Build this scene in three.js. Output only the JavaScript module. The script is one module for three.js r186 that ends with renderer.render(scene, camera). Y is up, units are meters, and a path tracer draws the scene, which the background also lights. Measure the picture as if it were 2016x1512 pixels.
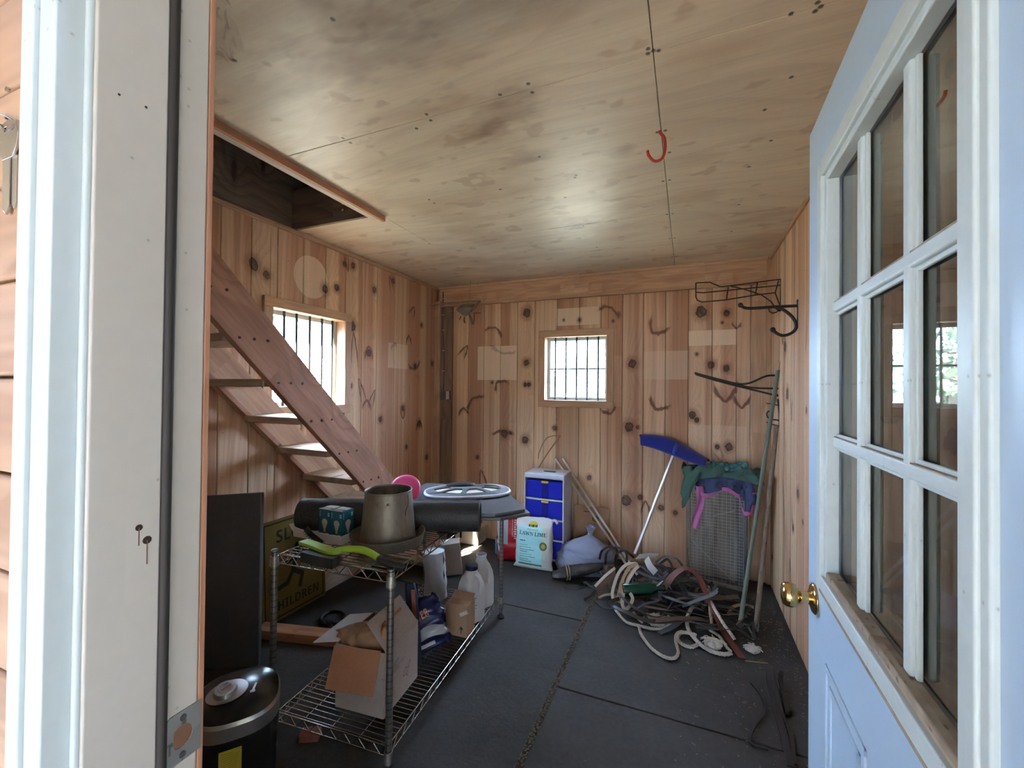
import * as THREE from 'three';
import { RoundedBoxGeometry } from 'three/addons/geometries/RoundedBoxGeometry.js';
import { mergeGeometries } from 'three/addons/utils/BufferGeometryUtils.js';

// ---------------------------------------------------------------- camera, sky, sun, exposure
const scene = new THREE.Scene();
const EYE = new THREE.Vector3(0, 1.432, 0), FOCAL = 838.08;
const camera = new THREE.PerspectiveCamera(2 * Math.atan(756 / FOCAL) * 180 / Math.PI, 4 / 3, 0.02, 200);
camera.position.copy(EYE);
camera.rotation.set(0.63581 * Math.PI / 180, 22.41788 * Math.PI / 180, 0.59062 * Math.PI / 180, 'YXZ');
camera.updateMatrixWorld();
scene.add(camera);

const renderer = new THREE.WebGLRenderer({ antialias: true });
renderer.toneMapping = THREE.LinearToneMapping;
renderer.toneMappingExposure = 1.0;
renderer.shadowMap.enabled = true;

scene.background = new THREE.Color().setRGB(0.60, 0.82, 1.16);
scene.backgroundIntensity = 88;
const sun = new THREE.DirectionalLight(new THREE.Color().setRGB(1, 0.93, 0.82), 430);
sun.target.position.set(-1.6, 0, -2.4);
sun.position.set(-1.6 - 0.62 * 8, 1.62 * 8, -2.4 + 1.22 * 8);
sun.castShadow = true;
sun.shadow.mapSize.set(2048, 2048);
Object.assign(sun.shadow.camera, { left: -9, right: 9, top: 9, bottom: -9, near: 0.5, far: 40 });
scene.add(sun, sun.target);

// ---------------------------------------------------------------- helpers
const V = (x, y, z) => new THREE.Vector3(x, y, z);
function ray(px, py) { return V((px - 1008) / FOCAL, -(py - 756) / FOCAL, -1).applyQuaternion(camera.quaternion); }
const onX = (px, py, x) => { const d = ray(px, py); return EYE.clone().addScaledVector(d, (x - EYE.x) / d.x); };
const onY = (px, py, y) => { const d = ray(px, py); return EYE.clone().addScaledVector(d, (y - EYE.y) / d.y); };
const onZ = (px, py, z) => { const d = ray(px, py); return EYE.clone().addScaledVector(d, (z - EYE.z) / d.z); };

function rng(seed) { let a = seed >>> 0; return () => { a = (a + 0x6D2B79F5) | 0; let t = Math.imul(a ^ (a >>> 15), 1 | a); t = (t + Math.imul(t ^ (t >>> 7), 61 | t)) ^ t; return ((t ^ (t >>> 14)) >>> 0) / 4294967296; }; }
const LAT = new Float32Array(65536); { const r = rng(7); for (let i = 0; i < 65536; i++) LAT[i] = r(); }
function vn(x, y) {                                             // value noise 0..1
  const xi = Math.floor(x), yi = Math.floor(y); let fx = x - xi, fy = y - yi; fx = fx * fx * (3 - 2 * fx); fy = fy * fy * (3 - 2 * fy);
  const a = ((yi & 255) << 8), b = (((yi + 1) & 255) << 8), c = xi & 255, d = (xi + 1) & 255;
  return (LAT[a + c] * (1 - fx) + LAT[a + d] * fx) * (1 - fy) + (LAT[b + c] * (1 - fx) + LAT[b + d] * fx) * fy;
}
const fbm = (x, y, o = 3) => { let s = 0, a = 0.5, n = 0; for (let i = 0; i < o; i++) { s += a * vn(x + i * 17.3, y + i * 9.1); n += a; x *= 2.03; y *= 2.03; a *= 0.5; } return s / n; };
const clamp = (x, a = 0, b = 1) => Math.min(b, Math.max(a, x));
const sstep = (a, b, x) => { const t = clamp((x - a) / (b - a)); return t * t * (3 - 2 * t); };
const enc = (x) => 255 * clamp(x <= 0.0031308 ? 12.92 * x : 1.055 * Math.pow(x, 1 / 2.4) - 0.055);
function dataTex(w, h, f, srgb = true) {                        // f(x, y, out) fills linear rgb
  const d = new Uint8Array(w * h * 4), o = [0, 0, 0];
  for (let y = 0, i = 0; y < h; y++) for (let x = 0; x < w; x++, i += 4) { f(x, y, o); for (let k = 0; k < 3; k++) d[i + k] = srgb ? enc(o[k]) : 255 * clamp(o[k]); d[i + 3] = 255; }
  const t = new THREE.DataTexture(d, w, h); t.magFilter = THREE.LinearFilter; t.minFilter = THREE.LinearMipmapLinearFilter; t.generateMipmaps = true;
  t.wrapS = t.wrapT = THREE.RepeatWrapping; if (srgb) t.colorSpace = THREE.SRGBColorSpace; t.needsUpdate = true; return t;
}
function canvasTex(w, h, draw) {
  const c = document.createElement('canvas'); c.width = w; c.height = h; draw(c.getContext('2d'), w, h);
  const t = new THREE.CanvasTexture(c); t.colorSpace = THREE.SRGBColorSpace; t.anisotropy = 8; return t;
}
const std = (color, roughness = 0.7, metalness = 0, more = {}) => new THREE.MeshStandardMaterial({ color: Array.isArray(color) ? new THREE.Color().setRGB(...color) : color, roughness, metalness, side: THREE.DoubleSide, ...more });
const mixTo = (o, c, t) => { for (let k = 0; k < 3; k++) o[k] += (c[k] - o[k]) * t; };

// geometry
const flat = (g) => { const n = g.index ? g.toNonIndexed() : g; for (const k of Object.keys(n.attributes)) if (!['position', 'normal', 'uv'].includes(k)) n.deleteAttribute(k); if (!n.attributes.uv) n.setAttribute('uv', new THREE.BufferAttribute(new Float32Array(n.attributes.position.count * 2), 2)); return n; };
function metreUV(g, su = 1, sv = 1, ou = 0, ov = 0) {           // box-mapped uv in metres; u runs along the longest side
  g = flat(g); g.computeBoundingBox(); const s = g.boundingBox.getSize(V()), p = g.attributes.position, n = g.attributes.normal, uv = g.attributes.uv;
  const L = ['x', 'y', 'z'].sort((a, b) => s[b] - s[a]), get = { x: (i) => p.getX(i), y: (i) => p.getY(i), z: (i) => p.getZ(i) };
  for (let i = 0; i < p.count; i++) {
    const a = { x: Math.abs(n.getX(i)), y: Math.abs(n.getY(i)), z: Math.abs(n.getZ(i)) }; const k = a.x > a.y ? (a.x > a.z ? 'x' : 'z') : (a.y > a.z ? 'y' : 'z');
    const r = L.filter((q) => q !== k); uv.setXY(i, get[r[0]](i) * su + ou, get[r[1]](i) * sv + ov);
  }
  return g;
}
const mat4 = (x, y, z, rx = 0, ry = 0, rz = 0) => new THREE.Matrix4().compose(V(x, y, z), new THREE.Quaternion().setFromEuler(new THREE.Euler(rx, ry, rz)), V(1, 1, 1));
function box(w, h, d, x = 0, y = 0, z = 0, rx = 0, ry = 0, rz = 0, uvo = 0) { return metreUV(new THREE.BoxGeometry(w, h, d), 1, 1, uvo, uvo * 0.37).applyMatrix4(mat4(x, y, z, rx, ry, rz)); }
function rbox(w, h, d, r, x = 0, y = 0, z = 0, rx = 0, ry = 0, rz = 0, seg = 2, uvo = 0) { return metreUV(new RoundedBoxGeometry(w, h, d, seg, Math.min(r, w / 2.01, h / 2.01, d / 2.01)), 1, 1, uvo, uvo * 0.37).applyMatrix4(mat4(x, y, z, rx, ry, rz)); }
function span(x0, x1, y0, y1, z0, z1, r = 0, uvo = 0) { const a = [(x0 + x1) / 2, (y0 + y1) / 2, (z0 + z1) / 2], w = Math.abs(x1 - x0), h = Math.abs(y1 - y0), d = Math.abs(z1 - z0); return r ? rbox(w, h, d, r, ...a, 0, 0, 0, 1, uvo) : box(w, h, d, ...a, 0, 0, 0, uvo); }
function bar(a, b, r, seg = 8, r2 = r) {
  const d = b.clone().sub(a), g = new THREE.CylinderGeometry(r2, r, d.length(), seg, 1);
  g.applyMatrix4(new THREE.Matrix4().compose(a.clone().add(b).multiplyScalar(0.5), new THREE.Quaternion().setFromUnitVectors(V(0, 1, 0), d.normalize()), V(1, 1, 1))); return flat(g);
}
function tube(pts, r, n = 40, rad = 7, closed = false) { return flat(new THREE.TubeGeometry(new THREE.CatmullRomCurve3(pts, closed, 'catmullrom', 0.5), n, r, rad, closed)); }
function poly(pts, r, rad = 7) { return mergeGeometries(pts.slice(1).map((p, i) => bar(pts[i], p, r, rad)).concat(pts.slice(1, -1).map((p) => flat(new THREE.SphereGeometry(r, rad, 5)).translate(p.x, p.y, p.z)))); }
function lathe(prof, seg = 32) { return flat(new THREE.LatheGeometry(prof.map(([x, y]) => new THREE.Vector2(x, y)), seg)); }
function extr(pts, depth, bevel = 0, holes = []) {              // polygon in xy, extruded along +z
  const s = new THREE.Shape(pts.map(([x, y]) => new THREE.Vector2(x, y))); for (const h of holes) s.holes.push(new THREE.Path(h.map(([x, y]) => new THREE.Vector2(x, y))));
  return flat(new THREE.ExtrudeGeometry(s, { depth, bevelEnabled: bevel > 0, bevelSize: bevel, bevelThickness: bevel, bevelSegments: 2, curveSegments: 10 }));
}
function strap(pts, w, t, up = V(0, 1, 0), n = 60, closed = false) {   // flat strap swept along a curve, wide side square to up where it can be
  const c = new THREE.CatmullRomCurve3(pts, closed, 'catmullrom', 0.5), P = [], I = [], U = []; let prev = null;
  for (let i = 0; i <= n; i++) {
    const p = c.getPointAt(i / n), tg = c.getTangentAt(i / n); let s = tg.clone().cross(up); if (s.lengthSq() < 0.02 && prev) s = prev.clone(); s.normalize(); if (prev && s.dot(prev) < 0) s.negate(); prev = s.clone();
    const u = s.clone().cross(tg).normalize();
    for (const [a, b] of [[-1, -1], [1, -1], [1, 1], [-1, 1]]) { const q = p.clone().addScaledVector(s, a * w / 2).addScaledVector(u, b * t / 2); P.push(q.x, q.y, q.z); U.push(i / n * c.getLength(), a * w / 2); }
    if (i) for (let k = 0; k < 4; k++) { const a = (i - 1) * 4 + k, b = (i - 1) * 4 + (k + 1) % 4; I.push(a, a + 4, b, b, a + 4, b + 4); }
  }
  I.push(0, 1, 2, 0, 2, 3); const e = n * 4; I.push(e, e + 2, e + 1, e, e + 3, e + 2);
  const g = new THREE.BufferGeometry(); g.setAttribute('position', new THREE.Float32BufferAttribute(P, 3)); g.setAttribute('uv', new THREE.Float32BufferAttribute(U, 2)); g.setIndex(I);
  const f = g.toNonIndexed(); f.computeVertexNormals(); return flat(f);
}
function ropeGeo(pts, r, pitch = 0.045, closed = false) {       // three twisted strands
  const c = new THREE.CatmullRomCurve3(pts, closed, 'catmullrom', 0.5), L = c.getLength(), n = Math.ceil(L / 0.009), fr = c.computeFrenetFrames(n, closed), out = [];
  for (let s = 0; s < 3; s++) {
    const q = []; for (let i = 0; i <= n; i++) { const a = i / n * L / pitch * 6.2832 + s * 2.0944; q.push(c.getPointAt(i / n).addScaledVector(fr.normals[i], Math.cos(a) * r * 0.5).addScaledVector(fr.binormals[i], Math.sin(a) * r * 0.5)); }
    out.push(flat(new THREE.TubeGeometry(new THREE.CatmullRomCurve3(q), n, r * 0.56, 5, false)));
  }
  return mergeGeometries(out);
}
function grid(nu, nv, f) {                                      // surface f(u, v) -> Vector3, with uv
  const g = new THREE.PlaneGeometry(1, 1, nu, nv), p = g.attributes.position, uv = g.attributes.uv;
  for (let i = 0; i < p.count; i++) { const q = f(uv.getX(i), uv.getY(i)); p.setXYZ(i, q.x, q.y, q.z); }
  g.computeVertexNormals(); return flat(g);
}
function cloth(nu, nv, t, f) {                                  // the same with thickness t
  const top = grid(nu, nv, f), q = top.clone(), P = q.attributes.position, N = q.attributes.normal;
  for (let i = 0; i < P.count; i++) P.setXYZ(i, P.getX(i) - N.getX(i) * t, P.getY(i) - N.getY(i) * t, P.getZ(i) - N.getZ(i) * t);
  return mergeGeometries([top, q]);
}

// scene objects
const taken = {};
const numbered = (n) => { const k = (taken[n] = (taken[n] ?? -1) + 1); return k ? n + '_' + String(k).padStart(3, '0') : n; };
function mesh(name, geo, m, parent, label) {
  const g = Array.isArray(geo) ? mergeGeometries(geo) : geo; const o = new THREE.Mesh(g, m); o.castShadow = o.receiveShadow = true;
  o.name = parent ? name : numbered(name); (parent ?? scene).add(o); if (label) o.userData.label = label; return o;
}
function tag(o, label, category, group, kind) { o.userData.label = label; o.userData.category = category; if (group) o.userData.group = group; if (kind) o.userData.kind = kind; return o; }
function thing(name, label, category, p = V(0, 0, 0), ry = 0, group) { const o = new THREE.Group(); o.name = numbered(name); o.position.copy(p); o.rotation.y = ry; scene.add(o); return tag(o, label, category, group); }
function settle(o, y) { o.updateMatrixWorld(true); const b = new THREE.Box3().setFromObject(o, true); o.position.y += y - b.min.y; return o; }
function struct(name, label, category, geo, m) { const o = geo ? mesh(name, geo, m) : new THREE.Group(); if (!geo) { o.name = numbered(name); scene.add(o); } return tag(o, label, category, null, 'structure'); }

// ---------------------------------------------------------------- room and materials
const XL = -2.35, XR = 0.575, ZB = -3.695, ZF = -0.395, H = 2.44;
const SAP = [0.74, 0.525, 0.325], HEART = [0.50, 0.285, 0.165], KNOT = [0.055, 0.024, 0.019];

// knotty pine boards of one wall: a is the distance along the wall, y the height; one colour map for the whole wall, each board cut from it
function pineWall(w, h, a0, a1, seams, knots, smudges, patches, seed) {
  const r = rng(seed), B = [];
  for (let i = 0; i + 1 < seams.length; i++) B.push({ a: seams[i], b: seams[i + 1], c: (r() * 1.8 - 0.4) * (seams[i + 1] - seams[i]), s: r() * 90, t: 0.91 + r() * 0.16, hw: 0.25 + 0.5 * r(), red: r() });
  const by = B.map((b) => ({ k: knots.filter((k) => k[0] > b.a - 0.02 && k[0] < b.b + 0.02), m: smudges.filter((k) => k[0] > b.a - 0.2 && k[0] < b.b + 0.2) }));
  return dataTex(w, h, (x, y, o) => {
    const a = a0 + (x + 0.5) / w * (a1 - a0), v = (y + 0.5) / h * H; let i = 0; while (i < B.length - 1 && a > B[i].b) i++;
    const b = B[i], u = a - b.a; let bend = 0, dark = 0, kn = 0, halo = 0;
    for (const k of by[i].k) {
      const dx = a - k[0], dy = v - k[1], kr = k[2], e = Math.exp(-(dx * dx) / (5 * kr * kr) - (dy * dy) / (40 * kr * kr)); bend += 2.4 * e;
      if (Math.abs(dx) < 4 * kr && Math.abs(dy) < 6 * kr) {
        const n = fbm(a * 60 + k[0] * 50, v * 60, 2) - 0.5, d = Math.hypot(dx / kr, dy / (kr * 1.15)) + n * 0.5;
        if (d < 1) kn = Math.max(kn, d > 0.75 ? 0.95 : 0.88 + 0.3 * n); else halo = Math.max(halo, (1 - sstep(1, 2.6, d)) * 0.55);
      }
    }
    for (const k of by[i].m) {                                  // brown flame marks beside the knots
      const c = Math.cos(k[4] ?? 0), s = Math.sin(k[4] ?? 0), ex = (a - k[0]) * c + (v - k[1]) * s, ey = -(a - k[0]) * s + (v - k[1]) * c;
      const tt = ex / k[2], sg = k[0] * 37 % 2 > 0.9 || k[0] * 37 % 2 < -0.9 ? 1 : -1, yc = sg * k[3] * (0.9 - 1.5 * Math.pow(Math.abs(tt), 1.35)) + (fbm(a * 22 + k[0] * 9, v * 8, 2) - 0.5) * 0.03;
      if (Math.abs(tt) < 1.15) { const th = (0.013 + 0.62 * k[3] * Math.abs(tt)) * (0.5 + vn(a * 60 + k[1] * 9, v * 30)), e = ey - yc; dark = Math.max(dark, sstep(th, th * 0.35, Math.abs(e)) * sstep(1.15, 0.8, Math.abs(tt)), 0.55 * sstep(k[3] * 1.6, 0, -e * sg) * (e * sg < 0 ? 1 : 0) * sstep(0.95, 0.4, Math.abs(tt)) * vn(a * 70, v * 9)); }
    }
    const q = (u - b.c) * 30 + fbm(u * 4 + b.s, v * 0.55, 2) * 5 + bend, fr = q - Math.floor(q);
    const late = sstep(0.35, 0.9, fr) * (1 - sstep(0.92, 1, fr));
    const heart = sstep(0.3, 0.72, vn(u * 10 + b.s, v * 0.3 + b.s) * 0.8 + b.hw * 0.22 + (vn(u * 34 + b.s, v * 0.25) - 0.5) * 0.4);
    for (let k = 0; k < 3; k++) o[k] = SAP[k] + (HEART[k] - SAP[k]) * heart;
    const f = b.t * (1 - 0.11 * late) * (0.94 + 0.12 * vn(a * 300, v * 5)) * (0.93 + 0.14 * vn(a * 45 + b.s, v * 0.9)) * (0.92 + 0.16 * fbm(a * 1.7 + seed, v * 1.7, 2));
    for (let k = 0; k < 3; k++) o[k] *= f; o[1] *= 1 - 0.06 * b.red;
    for (const p of patches) if (p[4] ? Math.hypot((a - p[0]) / p[2], (v - p[1]) / p[3]) < 1 : a > p[0] && a < p[1] && v > p[2] && v < p[3]) { const t = p[5] ?? 0.62; mixTo(o, [0.86 * (0.92 + 0.16 * vn(a * 55, v)), 0.69, 0.50], t); dark *= 0.45; }
    mixTo(o, [0.14, 0.055, 0.036], dark * 0.88); mixTo(o, [0.24, 0.105, 0.055], halo); mixTo(o, KNOT, kn);
    if (vn(a * 130 + 7, v * 130) > 0.965) mixTo(o, KNOT, 0.5);
  });
}
const wallMat = (t) => new THREE.MeshStandardMaterial({ map: t, roughness: 0.78 });

// generic timber, u along the grain
function timberTex(light, darkC, seed, knots = 3, rings = 26, w = 1024, h = 256) {
  const r = rng(seed), K = []; for (let i = 0; i < knots; i++) K.push([0.08 + r() * 0.84, 0.04 + r() * 0.17, 0.007 + r() * 0.011]);
  return dataTex(w, h, (x, y, o) => {
    const u = x / w, v = y / h * 0.25; let bend = 0, kn = 0, halo = 0;
    for (const k of K) { const dx = u - k[0], dy = v - k[1], e = Math.exp(-(dy * dy) / (6 * k[2] * k[2]) - (dx * dx) / (40 * k[2] * k[2])); bend += 2 * e; const d = Math.hypot(dx / k[2], dy / k[2]) + (vn(u * 160, v * 160) - 0.5) * 0.5; if (d < 1) kn = 0.85; else halo = Math.max(halo, 0.4 * (1 - sstep(1, 2.4, d))); }
    const q = v * rings + fbm(u * 1.4 + seed, v * 5, 2) * 4 + bend, fr = q - Math.floor(q), late = sstep(0.4, 0.9, fr) * (1 - sstep(0.92, 1, fr));
    for (let k = 0; k < 3; k++) o[k] = (light[k] + (darkC[k] - light[k]) * clamp(late * 0.55 + vn(u * 5 + seed, v * 60) * 0.45)) * (0.86 + 0.28 * vn(u * 9, v * 420)) * (0.85 + 0.3 * fbm(u * 3, v * 9 + seed, 3));
    mixTo(o, darkC.map((c) => c * 0.5), halo); mixTo(o, KNOT, kn);
  });
}
// plain surface with coarse and fine grain; size in metres per tile
function grainTex(c1, c2, seed, coarse = 6, fine = 60, spots = 0, spotC = [0.02, 0.02, 0.02], n = 384) {
  return dataTex(n, n, (x, y, o) => {
    const u = x / n, v = y / n, t = clamp(fbm(u * coarse + seed, v * coarse, 3) * 0.65 + vn(u * fine, v * fine + seed) * 0.35);
    for (let k = 0; k < 3; k++) o[k] = c1[k] + (c2[k] - c1[k]) * t; if (spots && vn(u * fine * 1.3 + 31, v * fine * 1.3) > 1 - spots) mixTo(o, spotC, 0.75);
  });
}
const texMat = (t, roughness = 0.7, metalness = 0, more = {}) => new THREE.MeshStandardMaterial({ map: t, roughness, metalness, side: THREE.DoubleSide, ...more });
const M = {};
M.stair = texMat(timberTex([0.44, 0.235, 0.15], [0.32, 0.15, 0.09], 11, 4), 0.8);
M.pine = texMat(timberTex([0.62, 0.43, 0.27], [0.48, 0.29, 0.175], 12, 3), 0.6);
M.trimPine = texMat(timberTex([0.55, 0.35, 0.21], [0.42, 0.24, 0.14], 13, 2), 0.6);
M.redPine = texMat(timberTex([0.47, 0.235, 0.13], [0.36, 0.16, 0.085], 14, 2), 0.6);
M.oldWood = texMat(timberTex([0.22, 0.165, 0.12], [0.13, 0.09, 0.065], 15, 3, 40), 0.85);
M.greyWood = texMat(timberTex([0.30, 0.25, 0.20], [0.20, 0.16, 0.125], 16, 2, 40), 0.85);
M.cornerWood = texMat(timberTex([0.27, 0.185, 0.125], [0.17, 0.11, 0.075], 20, 3, 36), 0.8);  // darker brown than the other trim, for the left corner post
M.tread = texMat(timberTex([0.50, 0.39, 0.29], [0.36, 0.26, 0.18], 17, 2), 0.5);
M.paleWood = texMat(timberTex([0.62, 0.56, 0.47], [0.48, 0.42, 0.34], 18, 1), 0.7);
M.siding = texMat(timberTex([0.42, 0.27, 0.18], [0.30, 0.17, 0.105], 19, 1), 0.6);
M.jamb = texMat(grainTex([0.47, 0.465, 0.445], [0.52, 0.515, 0.49], 3, 5, 90, 0.012, [0.2, 0.19, 0.17]), 0.5);
M.jambDirty = texMat(grainTex([0.45, 0.445, 0.42], [0.51, 0.50, 0.475], 4, 7, 70, 0.03, [0.22, 0.2, 0.18]), 0.55);
M.trimWhite = texMat(grainTex([0.48, 0.57, 0.61], [0.54, 0.63, 0.67], 5, 5, 80, 0.01, [0.25, 0.25, 0.25]), 0.45);
M.doorPaint = texMat(grainTex([0.50, 0.67, 0.86], [0.54, 0.71, 0.90], 6, 4, 60), 0.38);
M.vinyl = texMat(grainTex([0.60, 0.69, 0.70], [0.70, 0.79, 0.80], 8, 9, 110, 0.02, [0.3, 0.3, 0.27]), 0.4);
M.vinylDirty = texMat(grainTex([0.14, 0.085, 0.05], [0.52, 0.44, 0.33], 9, 14, 60, 0.1, [0.08, 0.05, 0.03]), 0.7);
M.weather = std([0.022, 0.019, 0.018], 0.6);
M.glass = new THREE.MeshPhysicalMaterial({ color: 0xffffff, transmission: 1, thickness: 0, roughness: 0.0, ior: 1.5, side: THREE.DoubleSide });
M.doorGlass = new THREE.MeshPhysicalMaterial({ color: new THREE.Color().setRGB(0.56, 0.58, 0.555), transmission: 1, thickness: 0, roughness: 0.012, ior: 1.5, side: THREE.DoubleSide });
M.brass = std([0.80, 0.60, 0.27], 0.16, 1);
M.steel = texMat(grainTex([0.36, 0.36, 0.33], [0.55, 0.54, 0.5], 21, 5, 50, 0.06, [0.12, 0.1, 0.07]), 0.42, 0.85);
M.chrome = std([0.55, 0.55, 0.54], 0.24, 1);
M.darkSteel = std([0.16, 0.15, 0.14], 0.4, 0.8);
M.iron = std([0.016, 0.015, 0.015], 0.45, 0.3);
M.blackBar = std([0.02, 0.022, 0.025], 0.5, 0.2);
M.concrete = texMat(grainTex([0.022, 0.021, 0.020], [0.056, 0.054, 0.051], 23, 6, 70, 0.025, [0.15, 0.135, 0.11], 768), 0.74, 0, { bumpMap: grainTex([0, 0, 0], [1, 1, 1], 24, 9, 120), bumpScale: 0.002 });
M.dirt = texMat(grainTex([0.035, 0.028, 0.022], [0.085, 0.068, 0.05], 25, 10, 90, 0.04, [0.22, 0.18, 0.11]), 0.95);

// ---------------------------------------------------------------- floor: rubber mats on a dirt joint
{
  const f = struct('floor', 'dark grey stall mats laid side by side with dirty joints', 'floor');
  mesh('joint_bed', span(XL - 0.1, XR + 0.1, -0.12, -0.006, ZB - 0.1, -0.2), M.dirt, f);
  for (const [a, b, c, d] of [[XL, -0.594, ZB, -2.627], [XL, -0.592, -2.617, -0.27], [-0.574, XR, ZB, -2.004], [-0.572, XR, -1.996, -0.27]]) mesh('floor_mat', span(a, b, -0.02, 0, c, d, 0.005, a), M.concrete, f);
}

// ---------------------------------------------------------------- pine walls, every board a piece
function boards(parent, m, seams, y0, y1, place, a0, a1, holes = []) {   // place(a, y, depth) -> position; holes [a, b, y0, y1]
  for (let i = 0; i + 1 < seams.length; i++) {
    const a = seams[i] + 0.0015, b = seams[i + 1] - 0.0015; let cuts = [[a, b, y0, y1]];
    for (const h of holes) cuts = cuts.flatMap(([p, q, s, t]) => {
      if (q <= h[0] || p >= h[1] || t <= h[2] || s >= h[3]) return [[p, q, s, t]];
      const o = []; if (p < h[0]) o.push([p, h[0], s, t]); if (q > h[1]) o.push([h[1], q, s, t]); const l = Math.max(p, h[0]), r = Math.min(q, h[1]); if (s < h[2]) o.push([l, r, s, h[2]]); if (t > h[3]) o.push([l, r, h[3], t]); return o.filter((c) => c[1] - c[0] > 0.004);
    });
    for (const [p, q, s, t] of cuts) {
      const c = Math.min(0.004, (q - p) / 3), g = extr([[p, 0], [q, 0], [q, 0.014], [q - c, 0.018], [p + c, 0.018], [p, 0.014]], t - s);
      const P = g.attributes.position, uv = g.attributes.uv; g.computeVertexNormals();
      for (let k = 0; k < P.count; k++) { const A = P.getX(k), D = P.getY(k), Y = s + P.getZ(k); uv.setXY(k, (A - a0) / (a1 - a0), Y / H); const w = place(A, Y, D); P.setXYZ(k, w.x, w.y, w.z); }
      g.computeVertexNormals(); mesh('board', g, m, parent);
    }
  }
}
const aB = (px, py) => { const p = onZ(px, py, ZB); return [p.x, p.y]; }, aL = (px, py) => { const p = onX(px, py, XL); return [-p.z, p.y]; };
const pxB = 1 / 0.00365, kB = (px, py, r) => [...aB(px, py), r / 230], kL = (px, py, r) => [...aL(px, py), r / 230];
const rectB = (x0, y0, x1, y1, t) => { const a = aB(x0, y1), b = aB(x1, y0); return [a[0], b[0], a[1], b[1], 0, t]; };
const WIN1 = { a0: 1.835, a1: 2.425, y0: 1.305, y1: 1.915 }, WIN2 = { a0: -1.198, a1: -0.644, y0: 1.334, y1: 1.90 };
{
  // back wall
  const seams = [XL, -2.165, -1.99, -1.82, -1.646, -1.473, -1.302, -1.09, -0.885, -0.695, -0.513, -0.342, -0.169, 0.004, 0.177, 0.348, 0.444, XR];
  const knots = [kB(1037, 616, 8), kB(1036, 714, 6), kB(1034, 757, 4), kB(1041, 757, 4), kB(993, 854, 8), kB(1034, 866, 7), kB(1245, 716, 7), kB(1239, 841, 8), kB(1255, 841, 3), kB(1110, 630, 2), kB(1141, 630, 3.4), kB(1380, 614, 9), kB(1430, 616, 5), kB(1400, 718, 6), kB(1430, 725, 5), kB(1363, 817, 6), kB(1372, 827, 4), kB(1372, 697, 2.4), kB(1435, 880, 6), kB(1412, 880, 4), kB(1233, 985, 9), kB(1260, 979, 4.5), kB(1092, 843, 4), kB(1005, 853, 3), kB(1207, 632, 2.5), kB(969, 753, 2.5), kB(1302, 1000, 5), kB(1422, 635, 2), kB(1160, 940, 4), kB(1330, 1010, 4), kB(940, 900, 4), kB(960, 1010, 5)];
  const sm = (px, py, w, h, an) => [...aB(px, py), w / 230, h / 230, an];
  const smudges = [sm(973, 653, 22, 9, -0.5), sm(913, 693, 10, 16, -0.6), sm(984, 757, 18, 9, 0.7), sm(934, 790, 26, 8, 0.6), sm(913, 811, 14, 8, 0), sm(1201, 612, 24, 9, -0.5), sm(1293, 645, 20, 13, -0.6), sm(1296, 796, 20, 9, -0.5), sm(1428, 772, 20, 17, 0), sm(990, 852, 26, 5, 0), sm(1271, 1002, 9, 14, 0), sm(1415, 895, 8, 14, 0.4), sm(990, 690, 30, 4, -0.2), sm(1200, 806, 16, 8, 0.5), sm(1450, 640, 8, 6, 0), sm(1460, 790, 14, 12, 0), sm(950, 945, 10, 24, 0.2)];
  const patches = [rectB(940, 680, 1018, 748, 0.85), rectB(1095, 603, 1180, 642, 0.8), rectB(1355, 648, 1450, 681, 0.8), rectB(1266, 690, 1355, 747, 0.33), rectB(1355, 840, 1470, 905, 0.25), rectB(1198, 700, 1224, 800, 0.15)];
  const t = pineWall(1536, 1280, XL, XR, seams, knots, smudges, patches, 101);
  const w = struct('wall_back', 'knotty pine board wall with a small barred window and pale unfaded rectangles', 'wall'); const m = wallMat(t);
  boards(w, m, seams, 0.0, H, (a, y, d) => V(a, y, ZB - 0.018 + d), XL, XR, [[WIN2.a0 - 0.012, WIN2.a1 + 0.012, WIN2.y0 - 0.012, WIN2.y1 + 0.012]]);
  const o = 0.018; mesh('sheathing', [span(XL - 0.12, WIN2.a0 - 0.012, -0.1, 4.3, ZB - 0.12, ZB - o), span(WIN2.a1 + 0.012, XR + 0.12, -0.1, 4.3, ZB - 0.12, ZB - o), span(WIN2.a0 - 0.012, WIN2.a1 + 0.012, -0.1, WIN2.y0 - 0.012, ZB - 0.12, ZB - o), span(WIN2.a0 - 0.012, WIN2.a1 + 0.012, WIN2.y1 + 0.012, 4.3, ZB - 0.12, ZB - o)], M.oldWood, w);
  // left wall
  const rl = rng(5), sl = [0.275]; for (const p of [432, 493, 545, 596, 640, 680, 713, 742, 777, 808, 832, 853]) sl.push(-onX(p, 640, XL).z); sl.splice(1, 0, 0.46, 0.65, 0.84, 1.03, 1.21, 1.37); sl.push(3.63, -ZB + 0.0);
  const kl = [kL(499, 520, 7), kL(525, 541, 5), kL(640, 569, 6), kL(663, 567, 5), kL(694, 642, 7), kL(737, 571, 5), kL(774, 553, 5), kL(726, 695, 6), kL(793, 804, 5), kL(749, 826, 5), kL(825, 834, 6), kL(817, 721, 5), kL(678, 520, 4), kL(695, 523, 5), kL(851, 716, 5), kL(830, 640, 4), kL(800, 880, 4), kL(690, 760, 4), kL(840, 900, 5)];
  const sl2 = (px, py, w, h, an) => [...aL(px, py), w / 200, h / 200, an];
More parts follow.
